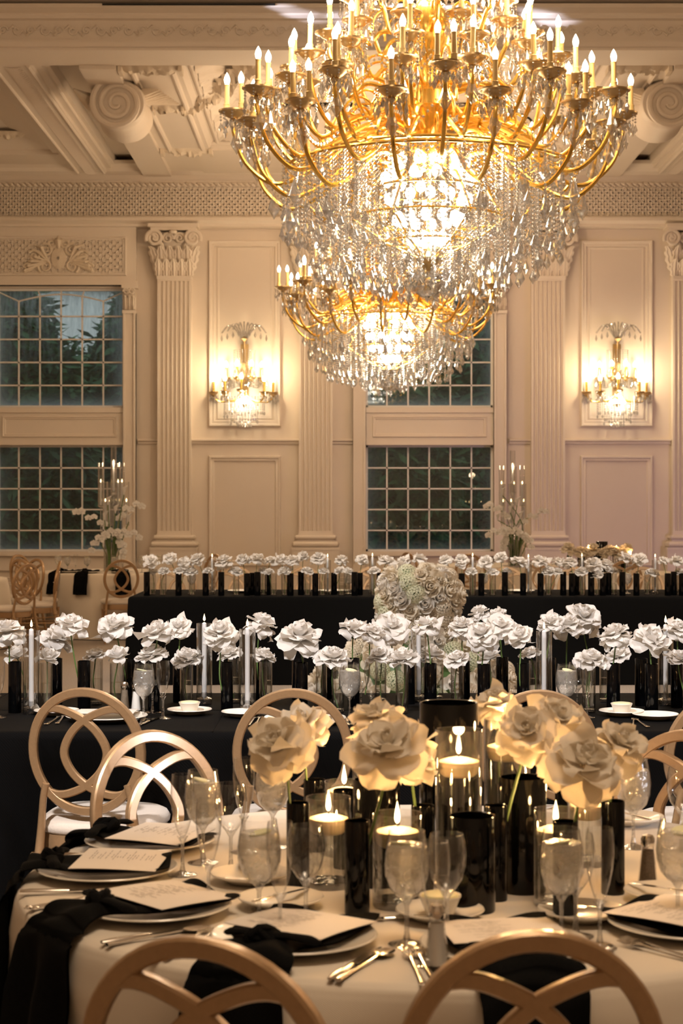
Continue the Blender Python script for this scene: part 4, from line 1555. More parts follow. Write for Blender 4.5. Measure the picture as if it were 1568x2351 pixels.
# ================================================================ VASES, CANDLES, GLASSES
def black_vase(p, r, h, label, group, hi=True):
    o = MB()
    n = 28 if hi else 14
    o.lathe([(0, 0), (r * .97, 0), (r, .003), (r, h - .0015), (r * .985, h), (r * .93, h - .001), (r * .92, h - .02), (r * .92, .012), (0, .012)], n)
    ob = o.build('black_cylinder_vase', 'blackglass', loc=p)
    return tag(ob, label, 'vase', group)
_vc = {}
def clear_vase(p, r, h, label, group, fill=.55, hi=True, candle=None):
    key = ('v', round(r, 4), round(h, 3))
    root = thing('clear_cylinder_vase', label, 'vase', p, group=group)
    n = 28 if hi else 14
    b = MB()
    b.lathe([(r, .004), (r, h - .0012), (r * .985, h), (r * .95, h - .0012), (r * .94, .014)], n)
    b.build('glass_wall', 'vaseglass', root)
    b = MB(); b.lathe([(0, 0), (r * .96, 0), (r, .004), (r * .99, .014), (0, .014)], n); b.build('thick_base', 'thickglass', root)
    w = MB(); zz = h * fill
    w.lathe([(r * .93, .016), (r * .93, zz - .003), (r * .94, zz)], n)
    w.add([(r * .93 * cos(2 * pi * k / n), r * .93 * sin(2 * pi * k / n), zz - .001) for k in range(n)], [tuple(range(n))])
    w.build('water', 'water', root)
    return root
FLAME = MB().lathe([(0, 0), (.0042, .004), (.006, .011), (.0052, .02), (.0028, .032), (.0, .046)], 10)
FLAME_ME = data_only(FLAME.build('flame', 'flame'))
def floating_candle(p, r, label, group, power=0.6, lit=True):
    """p: centre of the disc's underside"""
    root = thing('floating_candle', label, 'candle', p, group=group)
    b = MB(); b.lathe([(0, 0), (r * .72, 0), (r * .9, .006), (r * .985, .018), (r, .028), (r * .97, .031), (r * .6, .036), (r * .2, .040), (0, .040)], 28)
    b.build('wax', 'wax', root)
    w = MB(); w.tube([(0, 0, .038), (.001, 0, .050)], .0012, 5); w.build('wick', 'wick', root)
    child_of(FLAME_ME, 'flame', root, (0, 0, .045), (0, 0, 0), (.95, .95, .98))
    if power:
        l = light('POINT', 'candle_light', Vector(p) + Vector((0, 0, .085)), power, (1, .55, .2), .012)
    return root
def taper_set(p, label_c, label_h, h_glass, h_candle, r_glass=.031, group_c=None, group_h=None, hi=True, power=0.0, name='clear_glass_tube'):
    """cut-glass holder with a taper candle and a tall glass tube round it"""
    n = 24 if hi else 12
    root = thing('candle_holder', label_h, 'candle holder', p, group=group_h)
    b = MB()
    rb = r_glass * .93
    v = []
    nn = 48 if hi else 16
    prof = [(0, 0), (rb, 0), (rb, .012), (rb, .024), (rb * .8, .028), (rb * .45, .032), (rb * .42, .05), (rb * .3, .05), (rb * .3, .03)]
    b.lathe(prof, nn)
    if hi:
        vv = []
        for (x, y, z) in b.v:
            a = atan2(y, x); rr = sqrt(x * x + y * y)
            k = 1 + (.05 if int(round(a / (2 * pi / nn))) % 2 else 0) * (.002 < z < .026)
            vv.append((x * k, y * k, z))
        b.v = vv
    b.build('cut_glass_base', 'thickglass', root)
    g = MB(); g.lathe([(r_glass, .002), (r_glass, h_glass), (r_glass * .96, h_glass), (r_glass * .955, .03)], n)
    g.build('glass_tube', 'vaseglass', root)
    c = thing('taper_candle', label_c, 'candle', (p[0], p[1], p[2] + .032), group=group_c)
    b = MB(); b.lathe([(0, 0), (.0095, 0), (.0095, h_candle - .05), (.0085, h_candle - .036), (.004, h_candle - .032), (0, h_candle - .031)], 12)
    b.build('wax', 'taper', c)
    w = MB(); w.tube([(0, 0, h_candle - .033), (0, 0, h_candle - .022)], .001, 5); w.build('wick', 'wick', c)
    child_of(FLAME_ME, 'flame', c, (0, 0, h_candle - .026), (0, 0, 0), (.8, .8, .62))
    if power: light('POINT', 'taper_light', (p[0], p[1], p[2] + h_candle + .03), power, (1, .6, .28), .01)
    return root

GLASS = {}
def glass_meshes():
    def stemfoot(hs, rf, r0=.0045):
        b = MB()
        b.lathe([(0, 0), (rf, 0), (rf, .0015), (rf * .6, .004), (rf * .22, .009), (r0 * 1.1, .02), (r0 * .8, hs * .55), (r0 * .9, hs - .012), (r0 * 2.2, hs - .002), (r0 * 3, hs + .003)], 20)
        return data_only(b.build('stem', 'thickglass'))
    def bowl(prof, h0):
        b = MB(); b.lathe([(r, z + h0) for r, z in prof], 28)
        return data_only(b.build('bowl', 'glass'))
    g = [(0.004, 0), (.018, .004), (.031, .018), (.0395, .042), (.0410, .062), (.038, .090), (.0335, .113), (.0325, .122), (.0318, .122)]
    GLASS['goblet'] = dict(h=.205, parts=[('bowl', bowl(g, .083)), ('stem', stemfoot(.083, .034))])
    ic = MB(); ic.lathe([(.003, .086), (.017, .0885), (.0298, .103), (.038, .126), (.0393, .145), (.0375, .166), (.0355, .180), (0, .181)], 24)
    GLASS['goblet']['fill'] = data_only(ic.build('iced_water', 'ice'))
    lm = MB(); lm.lathe([(0, 0), (.021, 0), (.022, .002), (.021, .004), (0, .004)], 18)
    GLASS['lemon'] = data_only(lm.build('lemon_slice', 'lemon'))
    f = [(.003, 0), (.010, .010), (.018, .035), (.0235, .065), (.0255, .09), (.0245, .118), (.0225, .135), (.022, .135)]
    GLASS['flute'] = dict(h=.215, parts=[('bowl', bowl(f, .080)), ('stem', stemfoot(.080, .031, .004))])
    w = [(.004, 0), (.016, .006), (.028, .024), (.0345, .05), (.035, .07), (.0325, .09), (.0295, .104), (.029, .104)]
    GLASS['wine'] = dict(h=.190, parts=[('bowl', bowl(w, .086)), ('stem', stemfoot(.086, .033))])
glass_meshes()
def stemware(kind, p, label, group, fill=False, scl=1.0):
    nm = {'goblet': 'water_goblet', 'flute': 'champagne_flute', 'wine': 'wine_glass'}[kind]
    root = thing(nm, label, 'glass', p, RND.uniform(0, 6), group=group)
    root.scale = (scl,) * 3
    for n_, me in GLASS[kind]['parts']:
        child_of(me, n_, root)
    if kind == 'goblet' and fill:
        child_of(GLASS['goblet']['fill'], 'iced_water', root)
        child_of(GLASS['lemon'], 'lemon_slice', root, (.008, .006, .179), (R(12), R(8), 0))
    return root

def plate_mesh(r=.15, m='china', well=.6, nm='plate'):
    b = MB(); b.lathe([(0, .004), (r * well * .6, .002), (r * well, .004), (r * (well + .08), .010), (r * .96, .018), (r, .021), (r * .985, .0235), (r * .93, .020), (r * (well + .05), .0125), (r * well * .96, .0085), (0, .008)], 64)
    return data_only(b.build(nm, m))
PLATE = plate_mesh(.150); BREAD = plate_mesh(.085)
def plate(p, label, group, me=None, name='dinner_plate'):
    o = bpy.data.objects.new(name, me or PLATE); COL.objects.link(o); o.location = p
    return tag(o, label, 'plate', group)
def fork_mesh():
    b = MB()
    b.tube([(0, -.10, .002), (0, -.06, .004), (0, 0, .006), (0, .05, .010)], [.0065, .005, .003, .003], 8, flat=.5)
    b.lathe([(0, -.003), (.007, -.002), (.0085, .001), (.006, .003), (0, .0035)], 12, (0, -.10, .003))
    b.grid(lambda u, v: ((u - .5) * .021 * (.35 + .65 * v), .05 + .022 * v, .010 + .004 * sin(v * 2) - .003 * v), 6, 4)
    for k in range(4):
        x = -.0082 + k * .0055
        b.tube([(x * .9, .070, .009), (x, .085, .007), (x, .103, .010)], [.0019, .0018, .001], 6)
    return data_only(b.build('fork', 'silver'))
def knife_mesh():
    b = MB()
    b.tube([(0, -.11, .004), (0, -.09, .004), (0, -.02, .005), (0, -.01, .005)], [.005, .008, .006, .004], 10, flat=.55)
    b.grid(lambda u, v: (((u - .5) * .018) * (1 - .75 * max(0, v - .8) / .2), -.01 + .125 * v, .0045 + .001 * (u > .5)), 4, 12)
    return data_only(b.build('knife', 'silver'))
def spoon_mesh():
    b = MB()
    b.tube([(0, -.10, .003), (0, -.06, .004), (0, 0, .006), (0, .05, .008)], [.007, .005, .003, .003], 8, flat=.5)
    def bw(u, v):
        a = u * 2 * pi; r = v
        return (.019 * r * cos(a), .080 + .029 * r * sin(a), .003 + .006 * r * r)
    b.grid(bw, 20, 5, wrap=True)
    return data_only(b.build('spoon', 'silver'))
CUT = {'fork': fork_mesh(), 'knife': knife_mesh(), 'spoon': spoon_mesh()}
CUTN = {'fork': 'dinner_fork', 'knife': 'table_knife', 'spoon': 'soup_spoon'}
def cutlery(kind, p, rz, label, group, tilt=0):
    o = bpy.data.objects.new(CUTN[kind], CUT[kind]); COL.objects.link(o)
    o.location = p; o.rotation_euler = (tilt, 0, rz)
    return tag(o, label, 'cutlery', group)
def butter_dish(p, label, lab_plate, group):
    plate(p, lab_plate, group and 'plates under the butter bowls', BREAD, 'side_plate')
    root = thing('butter_bowl', label, 'bowl', (p[0], p[1], p[2] + .0085), group=group)
    b = MB(); b.lathe([(0, 0), (.024, 0), (.027, .004), (.033, .020), (.0385, .034), (.041, .037), (.0405, .040), (.038, .039), (.035, .032), (0, .030)], 32)
    b.build('bowl', 'china', root)
    c = MB(); c.lathe([(0, .031), (.034, .032), (.036, .037), (.034, .042), (.02, .044), (0, .044)], 28); c.build('butter', 'butter', root)
    return root
def shaker(p, kind, label):
    root = thing(kind + '_shaker', label, 'shaker', p)
    b = MB(); b.lathe([(0, 0), (.0235, 0), (.0235, .006), (.021, .012), (.0125, .088), (.0125, .092)], 16); b.build('glass_body', 'glass', root, smooth=False)
    c = MB(); c.lathe([(0, .008), (.0185, .010), (.0115, .080), (0, .081)], 16); c.build(kind, kind, root)
    t = MB(); t.lathe([(.0135, .088), (.0145, .092), (.0145, .103), (.011, .110), (0, .113)], 16); t.build('cap', 'silver', root)
    return root

# napkin laid over the plate and off the table's edge; local +x points outward from the table's centre
def napkin_mesh(seed, r_in, r_plate, r_edge, drop, width=.17, plate_r=.15):
    rr = random.Random(seed)
    ph = [rr.uniform(0, 6.28) for _ in range(6)]
    # path in (x, z): x is distance from table centre minus r_plate
    x0 = r_in - r_plate; xe = r_edge - r_plate
    pts = [(x0, .034), (x0 + .05, .026), (plate_r - .05, .026), (plate_r - .01, .030), (plate_r + .02, .030)]
    gap = xe - (plate_r + .02)
    pts += [(plate_r + .02 + gap * .5, .022), (xe - .012, .014), (xe + .012, .004), (xe + .026, -.03), (xe + .034, -.10), (xe + .05, -drop * .6), (xe + .06, -drop)]
    P = catmull([(a, 0, c) for a, c in pts], 4)
    n = len(P) - 1
    def fn(u, v):
        j = v * n; i = min(int(j), n - 1); t = j - i
        p = P[i].lerp(P[i + 1], t)
        s = (u - .5) * 2
        kx = (p.x - (plate_r - .03))
        pinch = 1 - .42 * exp(-(kx / .045) ** 2)
        dz = max(0, -p.z)
        w = width * .5 * pinch * (1 + .10 * sin(v * 5 + ph[0]))
        z = p.z + .006 * sin(s * 4 + ph[1] + v * 6) * (1 if dz < .02 else .3) + .012 * exp(-(kx / .05) ** 2) * (1 - s * s)
        x = p.x + (.018 * sin(s * 5 + ph[2] + v * 3) * min(1, dz * 8) if dz > 0 else 0)
        if p.z < -.01: x += .004
        return (x, s * w, max(z, .003) if x < xe else z)
    b = MB(); b.grid(fn, 18, n * 2)
    # second layer just beneath gives the cloth body
    b.grid(lambda u, v: tuple(Vector(fn(u, v)) - Vector((.005 if fn(u, v)[2] < -.01 else 0, 0, .003 if fn(u, v)[2] > .008 else 0))), 18, n * 2)
    return b
def napkin(center, ang, r_plate, r_edge, label, group, drop=.42, seed=0, r_in=None, width=.17):
    root = thing('black_napkin', label, 'napkin', (center[0] + r_plate * cos(ang), center[1] + r_plate * sin(ang), ZTAB), ang, group=group)
    napkin_mesh(seed, r_in if r_in is not None else r_plate - .135, r_plate, r_edge, drop, width).build('cloth', 'napkin', root, angle=80)
    rr = random.Random(seed + 5)
    k = MB()
    kx = .115
    for q in range(3):
        a0 = rr.uniform(0, 6)
        k.tube([(kx + .018 * cos(a + a0), (.024 * sin(a)) * (1 - .1 * q), .040 + .005 * q + .007 * sin(a * 2 + q)) for a in [2 * pi * t / 12 for t in range(12)]], .010 - .001 * q, 8, closed=True, flat=.8)
    k.lathe([(0, -.012), (.022, -.008), (.026, .0), (.016, .010), (0, .012)], 12, (kx, 0, .042))
    for s in (-1, 1):
        e = rr.uniform(.8, 1.2)
        k.tube(catmull([(kx, s * .01, .044), (kx - .004, s * .04 * e, .046), (kx - .012 * e, s * .075 * e, .042), (kx - .02, s * .10 * e, .037)], 4), [.010, .012, .014, .014, .013, .012, .013, .014, .015, .015, .012, .007, .004], 8, flat=.45)
    k.build('knot', 'napkin', root)
    return root
def menu_card(center, ang, r_plate, label, group, seed=0, off=-.03, turn=0):
    root = thing('menu_card', label, 'menu', (center[0] + (r_plate + off) * cos(ang), center[1] + (r_plate + off) * sin(ang), ZTAB + .034), ang + turn, group=group)
    def z(x): return .004 * sin(x * 14 + 1)
    b = MB(); b.grid(lambda u, v: ((u - .5) * .182, (v - .5) * .215, z((u - .5) * .165)), 10, 8)
    b.grid(lambda u, v: ((u - .5) * .182, (v - .5) * .215, z((u - .5) * .165) - .0012), 10, 8)
    b.build('card', 'card', root)
    ik = MB(); rr = random.Random(seed)
    x = -.066
    row = 0
    while x < .066:
        n = rr.randint(1, 4)
        y = -.020 * n
        for q in range(n):
            w = rr.uniform(.012, .026)
            ik.add([(x, y, z(x) + .0006), (x + .0013, y, z(x) + .0006), (x + .0013, y + w, z(x) + .0006), (x, y + w, z(x) + .0006)], [(0, 1, 2, 3)])
            y += w + .006
        x += rr.choice([.006, .006, .011]); row += 1
    ik.build('printed_lines', 'ink', root, smooth=False)
    return root
# ================================================================ MIDDLE LONG TABLE (black)
MY0, MY1 = 6.08, 7.35
mid_chairs = [(190, 1583, R(-8)), (672, 1585, R(2)), (1240, 1588, R(0)), (1672, 1590, R(6))]
md = []
pos = []
for px, pt, rz in mid_chairs:
    Y = F * (.937 - EYE) / -(pt - HY)
    X = (px - 784) / F * Y
    cy = Y + .262
    pos.append((X - .262 * sin(rz), Y + .262 * cos(rz), rz)); md.append((X, cy + .20 - MY0 + .03))
long_table('long black-clothed middle table with tall white roses', -2.3, 2.75, MY0, MY1, [(x, max(.0, a)) for x, a in md])
lab = ['gold loop-back chair at far left of middle table', 'gold loop-back chair behind the two roses at left of the round table', 'gold loop-back chair at the middle table, right of the tall black vase', 'gold loop-back chair cut by right photo edge at middle table']
for (x, y, rz), l in zip(pos, lab):
    place_chair(x, y, rz, l, 'chairs along the middle table')

def mt(px, py): return on_plane(px, py, ZTAB)
def stand_h(yb, yt): return (yb - yt) / ((yb - HY) / (EYE - ZTAB))
def place_from(px, yb, yt, w):
    p = mt(px, yb); s = F / p.y
    return p, w / 2 / s, stand_h(yb, yt)
Gm = 'middle table black vases'
blk = [(34, 1636, 1519, 30), (130, 1618, 1511, 26), (193, 1628, 1517, 30), (302, 1620, 1512, 27), (353, 1634, 1513, 27), (410, 1612, 1510, 26), (521, 1634, 1520, 28), (600, 1612, 1512, 26), (692, 1630, 1521, 29), (684, 1606, 1510, 28),
       (752, 1604, 1511, 26), (812, 1622, 1511, 27), (940, 1616, 1513, 26), (988, 1632, 1523, 29), (1066, 1612, 1512, 26), (1111, 1632, 1525, 30), (1153, 1622, 1509, 28), (1201, 1632, 1523, 29), (1263, 1614, 1511, 27),
       (1408, 1634, 1523, 31), (1472, 1620, 1512, 29), (1496, 1640, 1524, 30), (1554, 1624, 1514, 28)]
blk.sort()
for i, (px, yb, yt, w) in enumerate(blk):
    p, r, h = place_from(px, yb, yt, w)
    black_vase(p, r, h, 'slim black cylinder vase on the middle black table, %s black one from the left' % ORD[i], Gm)
clr = [(58, 1612, 1512, 28), (106, 1632, 1521, 28), (222, 1618, 1514, 28), (268, 1628, 1521, 32), (428, 1618, 1521, 30), (537, 1614, 1511, 28), (610, 1620, 1519, 30), (738, 1612, 1511, 26), (776, 1636, 1521, 28), (874, 1612, 1516, 26), (923, 1638, 1522, 29),
       (1050, 1630, 1523, 30), (1228, 1612, 1517, 28), (1352, 1636, 1532, 30), (1390, 1612, 1514, 28), (1582, 1632, 1526, 30), (965, 1606, 1516, 26), (1005, 1606, 1516, 26), (1128, 1606, 1518, 26)]
clr.sort()
for i, (px, yb, yt, w) in enumerate(clr):
    p, r, h = place_from(px, yb, yt, w)
    clear_vase(p, r, h, 'clear glass cylinder vase on the middle table, %s clear one from left' % ORD[i], 'middle table clear vases', fill=.58)
tap = [(72, 1640, 1447, 1436), (469, 1618, 1431, 1422), (568, 1638, 1444, 1434), (961, 1612, 1436, 1446), (1249, 1632, 1449, 1440), (1528, 1620, 1440, 1426)]
tl = ['leftmost', 'second from left', 'third from left', 'fourth from left, among the white roses', 'fifth from left', 'rightmost']
for i, (px, yb, yt, yc) in enumerate(tap):
    p = mt(px, yb)
    taper_set(p, 'white taper candle burning on the middle table, ' + tl[i], 'glass tube holder on middle table, ' + tl[i], stand_h(yb, yt), stand_h(yb, yc) - .012, group_c='middle table taper candles', group_h='middle table candle tubes', power=.06)
# stemware
for i, (px, yb, k) in enumerate([(330, 1652, 'goblet'), (374, 1650, 'flute'), (350, 1636, 'wine'), (803, 1652, 'goblet'), (852, 1648, 'flute'), (829, 1634, 'wine'), (1301, 1652, 'goblet'), (1347, 1648, 'flute'), (1325, 1634, 'wine'), (-4, 1648, 'flute')]):
    where = ['left', 'left', 'left', 'centre', 'centre', 'centre', 'right', 'right', 'right', ''][i]
    kn = {'goblet': 'stemmed goblet of iced water', 'flute': 'empty champagne flute', 'wine': 'empty wine glass'}[k]
    l = (kn + ' on the middle black table, %s place setting') % where if where else 'champagne flute cut by left photo edge on middle table'
    stemware(k, mt(px, yb), l, 'middle table glasses', fill=(k == 'goblet'), scl=1.0)
# roses: (head x, head y, width px, foot x, foot y, kind)
upr = [(15, 1440, 72, 22, 1636), (133, 1455, 74, 130, 1618), (165, 1423, 76, 193, 1628), (262, 1427, 80, 302, 1620), (355, 1442, 78, 353, 1634), (408, 1434, 62, 410, 1612), (505, 1445, 82, 521, 1634), (603, 1424, 70, 600, 1612), (688, 1450, 98, 692, 1630),
       (815, 1434, 66, 812, 1622), (855, 1442, 66, 838, 1606), (902, 1430, 86, 915, 1602), (978, 1427, 62, 988, 1632), (1060, 1432, 62, 1066, 1612), (1098, 1402, 50, 1100, 1600), (1105, 1450, 78, 1111, 1632), (1150, 1430, 80, 1153, 1622), (1193, 1452, 62, 1201, 1632),
       (1265, 1421, 62, 1263, 1614), (1302, 1428, 70, 1302, 1606), (1342, 1408, 82, 1352, 1600), (1408, 1450, 70, 1408, 1634), (1500, 1457, 88, 1496, 1640), (1558, 1434, 66, 1554, 1624), (1140, 1404, 42, 1140, 1598)]
upr.sort()
for i, (hx, hy, w, fx, fy) in enumerate(upr):
    p = mt(fx, fy)
    h = at_y(hx, hy, p.y - .02)
    rose(p + Vector((0, 0, .02)), h, w / (F / p.y) * 1.02, 'tall white rose above the middle table, %s tall one from left' % ORD[i], 'tall roses on the middle table')
low = [(38, 1495, 56, 58), (110, 1502, 54, 106), (217, 1495, 56, 222), (270, 1498, 52, 268), (347, 1493, 72, 353), (430, 1500, 74, 428), (525, 1491, 60, 537), (607, 1496, 62, 610), (765, 1497, 86, 776), (740, 1500, 50, 738), (872, 1496, 62, 874), (925, 1500, 76, 923), (995, 1494, 48, 1005),
       (1047, 1504, 62, 1050), (1120, 1500, 56, 1128), (1215, 1493, 50, 1228), (1357, 1504, 80, 1352), (1415, 1497, 62, 1390), (1562, 1503, 62, 1582), (965, 1506, 44, 965)]
low.sort()
foot = {px: yb for (px, yb, yt, w) in clr}; foot[353] = 1634
for i, (hx, hy, w, fx) in enumerate(low):
    p = mt(fx, foot[fx])
    h = at_y(hx, hy, p.y - .015)
    rose(p + Vector((0, 0, .02)), h, w / (F / p.y), 'short white rose on a vase rim, middle table, %s low one from left' % ORD[i], 'low roses on the middle table',
         kind='bud' if i in (0, 1, 3, 13, 15) else 'flat', face=(RND.uniform(-.25, .25), RND.uniform(-.5, -.1), 1), curve=.012)
# crockery on the near edge
butter_dish(mt(435, 1641), 'small ivory butter bowl on the middle table, left one', 'small plate under the left butter bowl on middle table', 'butter bowls on the middle table')
butter_dish(mt(1427, 1644), 'small ivory butter bowl on the middle table, right one', 'small plate under the right butter bowl on middle table', 'butter bowls on the middle table')
for i, (px, py) in enumerate([(130, 1643), (560, 1646), (1505, 1652)]):
    plate(mt(px, py), 'small white bread plate on the middle table, ' + ['left of the left gold chair top', 'beside the third taper candle', 'beside the right pair of forks'][i], 'bread plates on the middle table', BREAD, 'bread_plate')
for i, (px, py) in enumerate([(245, 1655), (700, 1660), (1210, 1660)]):
    plate(mt(px, py), 'ivory dinner plate on the middle table edge, ' + ['seen through the left chair ring', 'seen through the chair ring left of centre', 'behind the chair right of centre'][i], 'dinner plates on the middle table')
    m_ = mt(px, py)
    menu_card((m_.x, m_.y + .3, 0), R(-90), .30, 'white menu card on the middle table, ' + ['behind left chair', 'behind chair left of centre', 'behind chair right of centre'][i], 'menu cards on the middle table', i, off=0)
for i, (px, py) in enumerate([(117, 1662), (134, 1660), (322, 1664), (340, 1662), (577, 1664), (590, 1663), (795, 1664), (808, 1663), (1461, 1668), (1478, 1668)]):
    k = 'fork' if i in (0, 1, 4, 5, 8, 9) else 'knife'
    cutlery(k, mt(px, py) + Vector((0, .06, .001)), R(RND.uniform(-12, 4)), 'silver %s lying on the middle black table, %s piece of cutlery from left' % (k, ORD[i]), 'cutlery on the middle table')
shaker(mt(286, 1632), 'pepper', 'small dark glass shaker on the middle table beside the left goblet')
shaker(mt(312, 1636), 'salt', 'glass salt shaker on the middle table left of the left goblet')

# ================================================================ FAR LONG TABLE (black)
FY0, FY1 = 15.04, 16.35
long_table('long black-clothed far table beyond the white flower mound', -1.83, 4.9, FY0, FY1)
def ft(px, py=1366): return mt(px, py)
Y0v = 15.22
def far_p(px, dy=0): 
    Y = Y0v + dy
    return Vector(((px - 784) / F * Y, Y, ZTAB))
SF = F / Y0v
fb = [(337, 0), (410, 0), (472, 0), (508, 0), (567, 0), (579, .12), (591, 0), (615, .12), (667, 0), (691, .1), (724, 0), (767, .14), (814, 0), (826, .12), (871, .1), (1034, .1), (1060, 0), (1105, 0), (1159, 0), (1201, .05), (1241, 0), (1293, .05), (1313, 0), (1325, .12), (1357, 0), (1384, 0), (1397, .12), (1429, 0), (1461, 0), (1533, .0), (1547, .08), (1566, .0)]
for i, (px, dy) in enumerate(fb):
    black_vase(far_p(px, dy), .0275, .195 + (.012 if i % 3 == 0 else 0), 'slim black vase on the far black table, %s black one from its left end' % ORD[i], 'far table black vases', hi=False)
fc = [(350, .1), (375, 0), (441, 0), (542, 0), (605, .05), (628, 0), (653, 0), (706, 0), (740, 0), (784, 0), (797, .12), (858, 0), (1085, 0), (1131, 0), (1172, .1), (1259, 0), (1337, 0), (1369, 0), (1409, .1), (1486, .1), (1561, .14)]
for i, (px, dy) in enumerate(fc):
    clear_vase(far_p(px, dy), .028, .195, 'clear glass vase on the far black table, %s clear one from its left end' % ORD[i], 'far table clear vases', fill=.55, hi=False)
for i, (px, yc) in enumerate([(487, 1280), (752, 1280), (855, 1278), (1085, 1278), (1213, 1281), (1336, 1279), (1504, 1280)]):
    dy = .22
    p = far_p(px, dy)
    H = EYE + (HY - yc) / F * p.y - ZTAB
    taper_set(p, 'white taper candle burning on the far black table, %s from its left' % ORD[i], 'glass tube holder on the far black table, %s taper holder from its left' % ORD[i], H * .93, H, .03, 'far table taper candles', 'far table candle tubes', hi=False)
fr = [(346, 1282, 40), (388, 1277, 34), (421, 1287, 34), (450, 1279, 38), (513, 1283, 42), (556, 1279, 30), (590, 1277, 38), (620, 1282, 32), (645, 1279, 30), (670, 1281, 36), (697, 1272, 28), (730, 1277, 34), (785, 1281, 30), (832, 1280, 30), (890, 1281, 44), (925, 1283, 36), (965, 1277, 34),
      (1020, 1282, 34), (1058, 1281, 36), (1115, 1285, 36), (1148, 1274, 32), (1195, 1283, 40), (1242, 1283, 40), (1284, 1285, 34), (1309, 1286, 32), (1362, 1290, 38), (1392, 1291, 36), (1437, 1274, 34), (1468, 1278, 36), (1523, 1283, 26), (1556, 1281, 34)]
for i, (hx, hy, w) in enumerate(fr):
    near_ = min(fb, key=lambda q: abs(q[0] - hx))
    p = far_p(near_[0] if abs(near_[0] - hx) < 30 else hx, near_[1])
    h = at_y(hx, hy, p.y)
    rose(p + Vector((0, 0, .02)), h, w / SF, 'white rose standing tall on the far black table, %s tall one from its left' % ORD[i], 'tall roses on the far table')
fl = [(350, 1307, 30), (376, 1307, 30), (411, 1306, 26), (439, 1307, 34), (477, 1306, 26), (542, 1306, 34), (606, 1306, 26), (617, 1309, 26), (652, 1306, 34), (706, 1306, 30), (743, 1307, 26), (779, 1306, 28), (799, 1307, 28), (858, 1306, 28), (1082, 1307, 30), (1131, 1309, 30), (1163, 1307, 24), (1262, 1307, 36), (1283, 1308, 26), (1335, 1307, 32), (1370, 1314, 34), (1408, 1306, 26), (1497, 1310, 32), (1560, 1309, 28)]
for i, (hx, hy, w) in enumerate(fl):
    near_ = min(fc, key=lambda q: abs(q[0] - hx))
    p = far_p(near_[0] if abs(near_[0] - hx) < 30 else hx, near_[1] - .0)
    h = at_y(hx, hy, p.y)
    rose(p + Vector((0, 0, .02)), h, w / SF, 'low white rose on a vase rim, far black table, %s low one from left' % ORD[i], 'low roses on the far table', kind='flat', face=(RND.uniform(-.2, .2), -.3, 1))
for i, px in enumerate((440, 800, 1110, 1440)):
    stemware('goblet', far_p(px, .38), 'stemmed goblet on the far black table, %s from its left' % ORD[i], 'far table goblets', fill=True)
for i, px in enumerate((560, 765, 905, 1190)):
    plate(far_p(px, .55), 'white plate lying on the far black table, %s plate from its left' % ORD[i], 'far table plates')
# chairs on the far side of the far table, facing us
for i, (px, Yc) in enumerate([(395, 16.95), (545, 17.0), (700, 16.95), (850, 17.0), (1010, 17.0), (1175, 16.95), (1330, 17.0), (1490, 16.95)]):
    place_chair((px - 784) / F * Yc, Yc, R(180 + (-6, 5, 3, -4, 0, 6, -3, 2)[i]), 'gold chair facing us behind the far black table, %s from its left end' % ORD[i], 'chairs behind the far table')

# ================================================================ FLOWER MOUND ON THE FLOOR
hyd = MB()
for k in range(150):
    z = 1 - 1.7 * (k + .5) / 150; a = k * 2.39996
    r = sqrt(max(0, 1 - z * z))
    c = Vector((r * cos(a), r * sin(a), z)) * .5
    n_ = c.normalized(); t1 = n_.orthogonal().normalized(); t2 = n_.cross(t1)
    for q in range(4):
        an = q * pi / 2 + k
        d = t1 * cos(an) + t2 * sin(an); e = t1 * cos(an + .7) + t2 * sin(an + .7); g = t1 * cos(an - .7) + t2 * sin(an - .7)
        hyd.add([c, c + g * .055 + n_ * .015, c + d * .09 + n_ * .01, c + e * .055 + n_ * .015], [(0, 1, 2, 3)])
HYD = data_only(hyd.build('hydrangea', 'greenpetal', smooth=False))
hyw = MB(); hyw.v, hyw.f = list(hyd.v), list(hyd.f)
HYW = data_only(hyw.build('hydrangea', 'creampetal', smooth=False))
mx, my = (962 - 784) / F * 13.4, 13.4
root = thing('flower_mound', 'tall mound of white roses and pale hydrangeas standing on the floor between black tables', 'flower arrangement', (mx, my, 0))
MOUND = [bloom_mesh(120, 'bud', 'creampetal'), bloom_mesh(121, 'bud', 'whitepetal'), bloom_mesh(122, 'flat', 'creampetal')]
core = MB()
def mound_r(z, a):
    """half-width of the mound at height z"""
    top = 1.10
    col_ = .27 * sqrt(max(0, 1 - (max(0, z - .86) / .26) ** 2)) + .03 * sin(z * 9)
    base = .78 * exp(-(z / .56) ** 3)
    return max(col_ * .96, base)
def mfn(u, v):
    z = v * 1.06; a = u * 2 * pi
    r = mound_r(z, a) * .78
    sk = -.06 * max(0, 1 - z / .75)
    return (r * cos(a) * 1.05 + sk, r * sin(a) * .7, z)
core.grid(mfn, 32, 22, wrap=True)
core.build('foliage_core', 'leaf', root)
cnt = 0
for i in range(190):
    v = ((i * .61803) % 1)
    z = .03 + 1.04 * ((i + .5) / 190) ** 1.15
    a = i * 2.39996
    if sin(a) > .45: continue
    r = mound_r(z, a)
    sk = -.06 * max(0, 1 - z / .75)
    p = Vector((r * cos(a) * 1.05 + sk, r * sin(a) * .7, z))
    nrm = Vector((cos(a), sin(a) * 1.2, .25 + (1.2 if z > 1.0 else 0))).normalized()
    if cnt % 4 == 3:
        o = child_of(HYW if cnt % 8 == 3 else HYD, 'hydrangea', root, p - nrm * .02, nrm.to_track_quat('Z', 'Y').to_euler(), .15)
    else:
        me = MOUND[cnt % len(MOUND)]
        o = child_of(me, 'rose', root, p - nrm * .02, nrm.to_track_quat('Z', 'Y').to_euler(), RND.uniform(.14, .18))
    cnt += 1

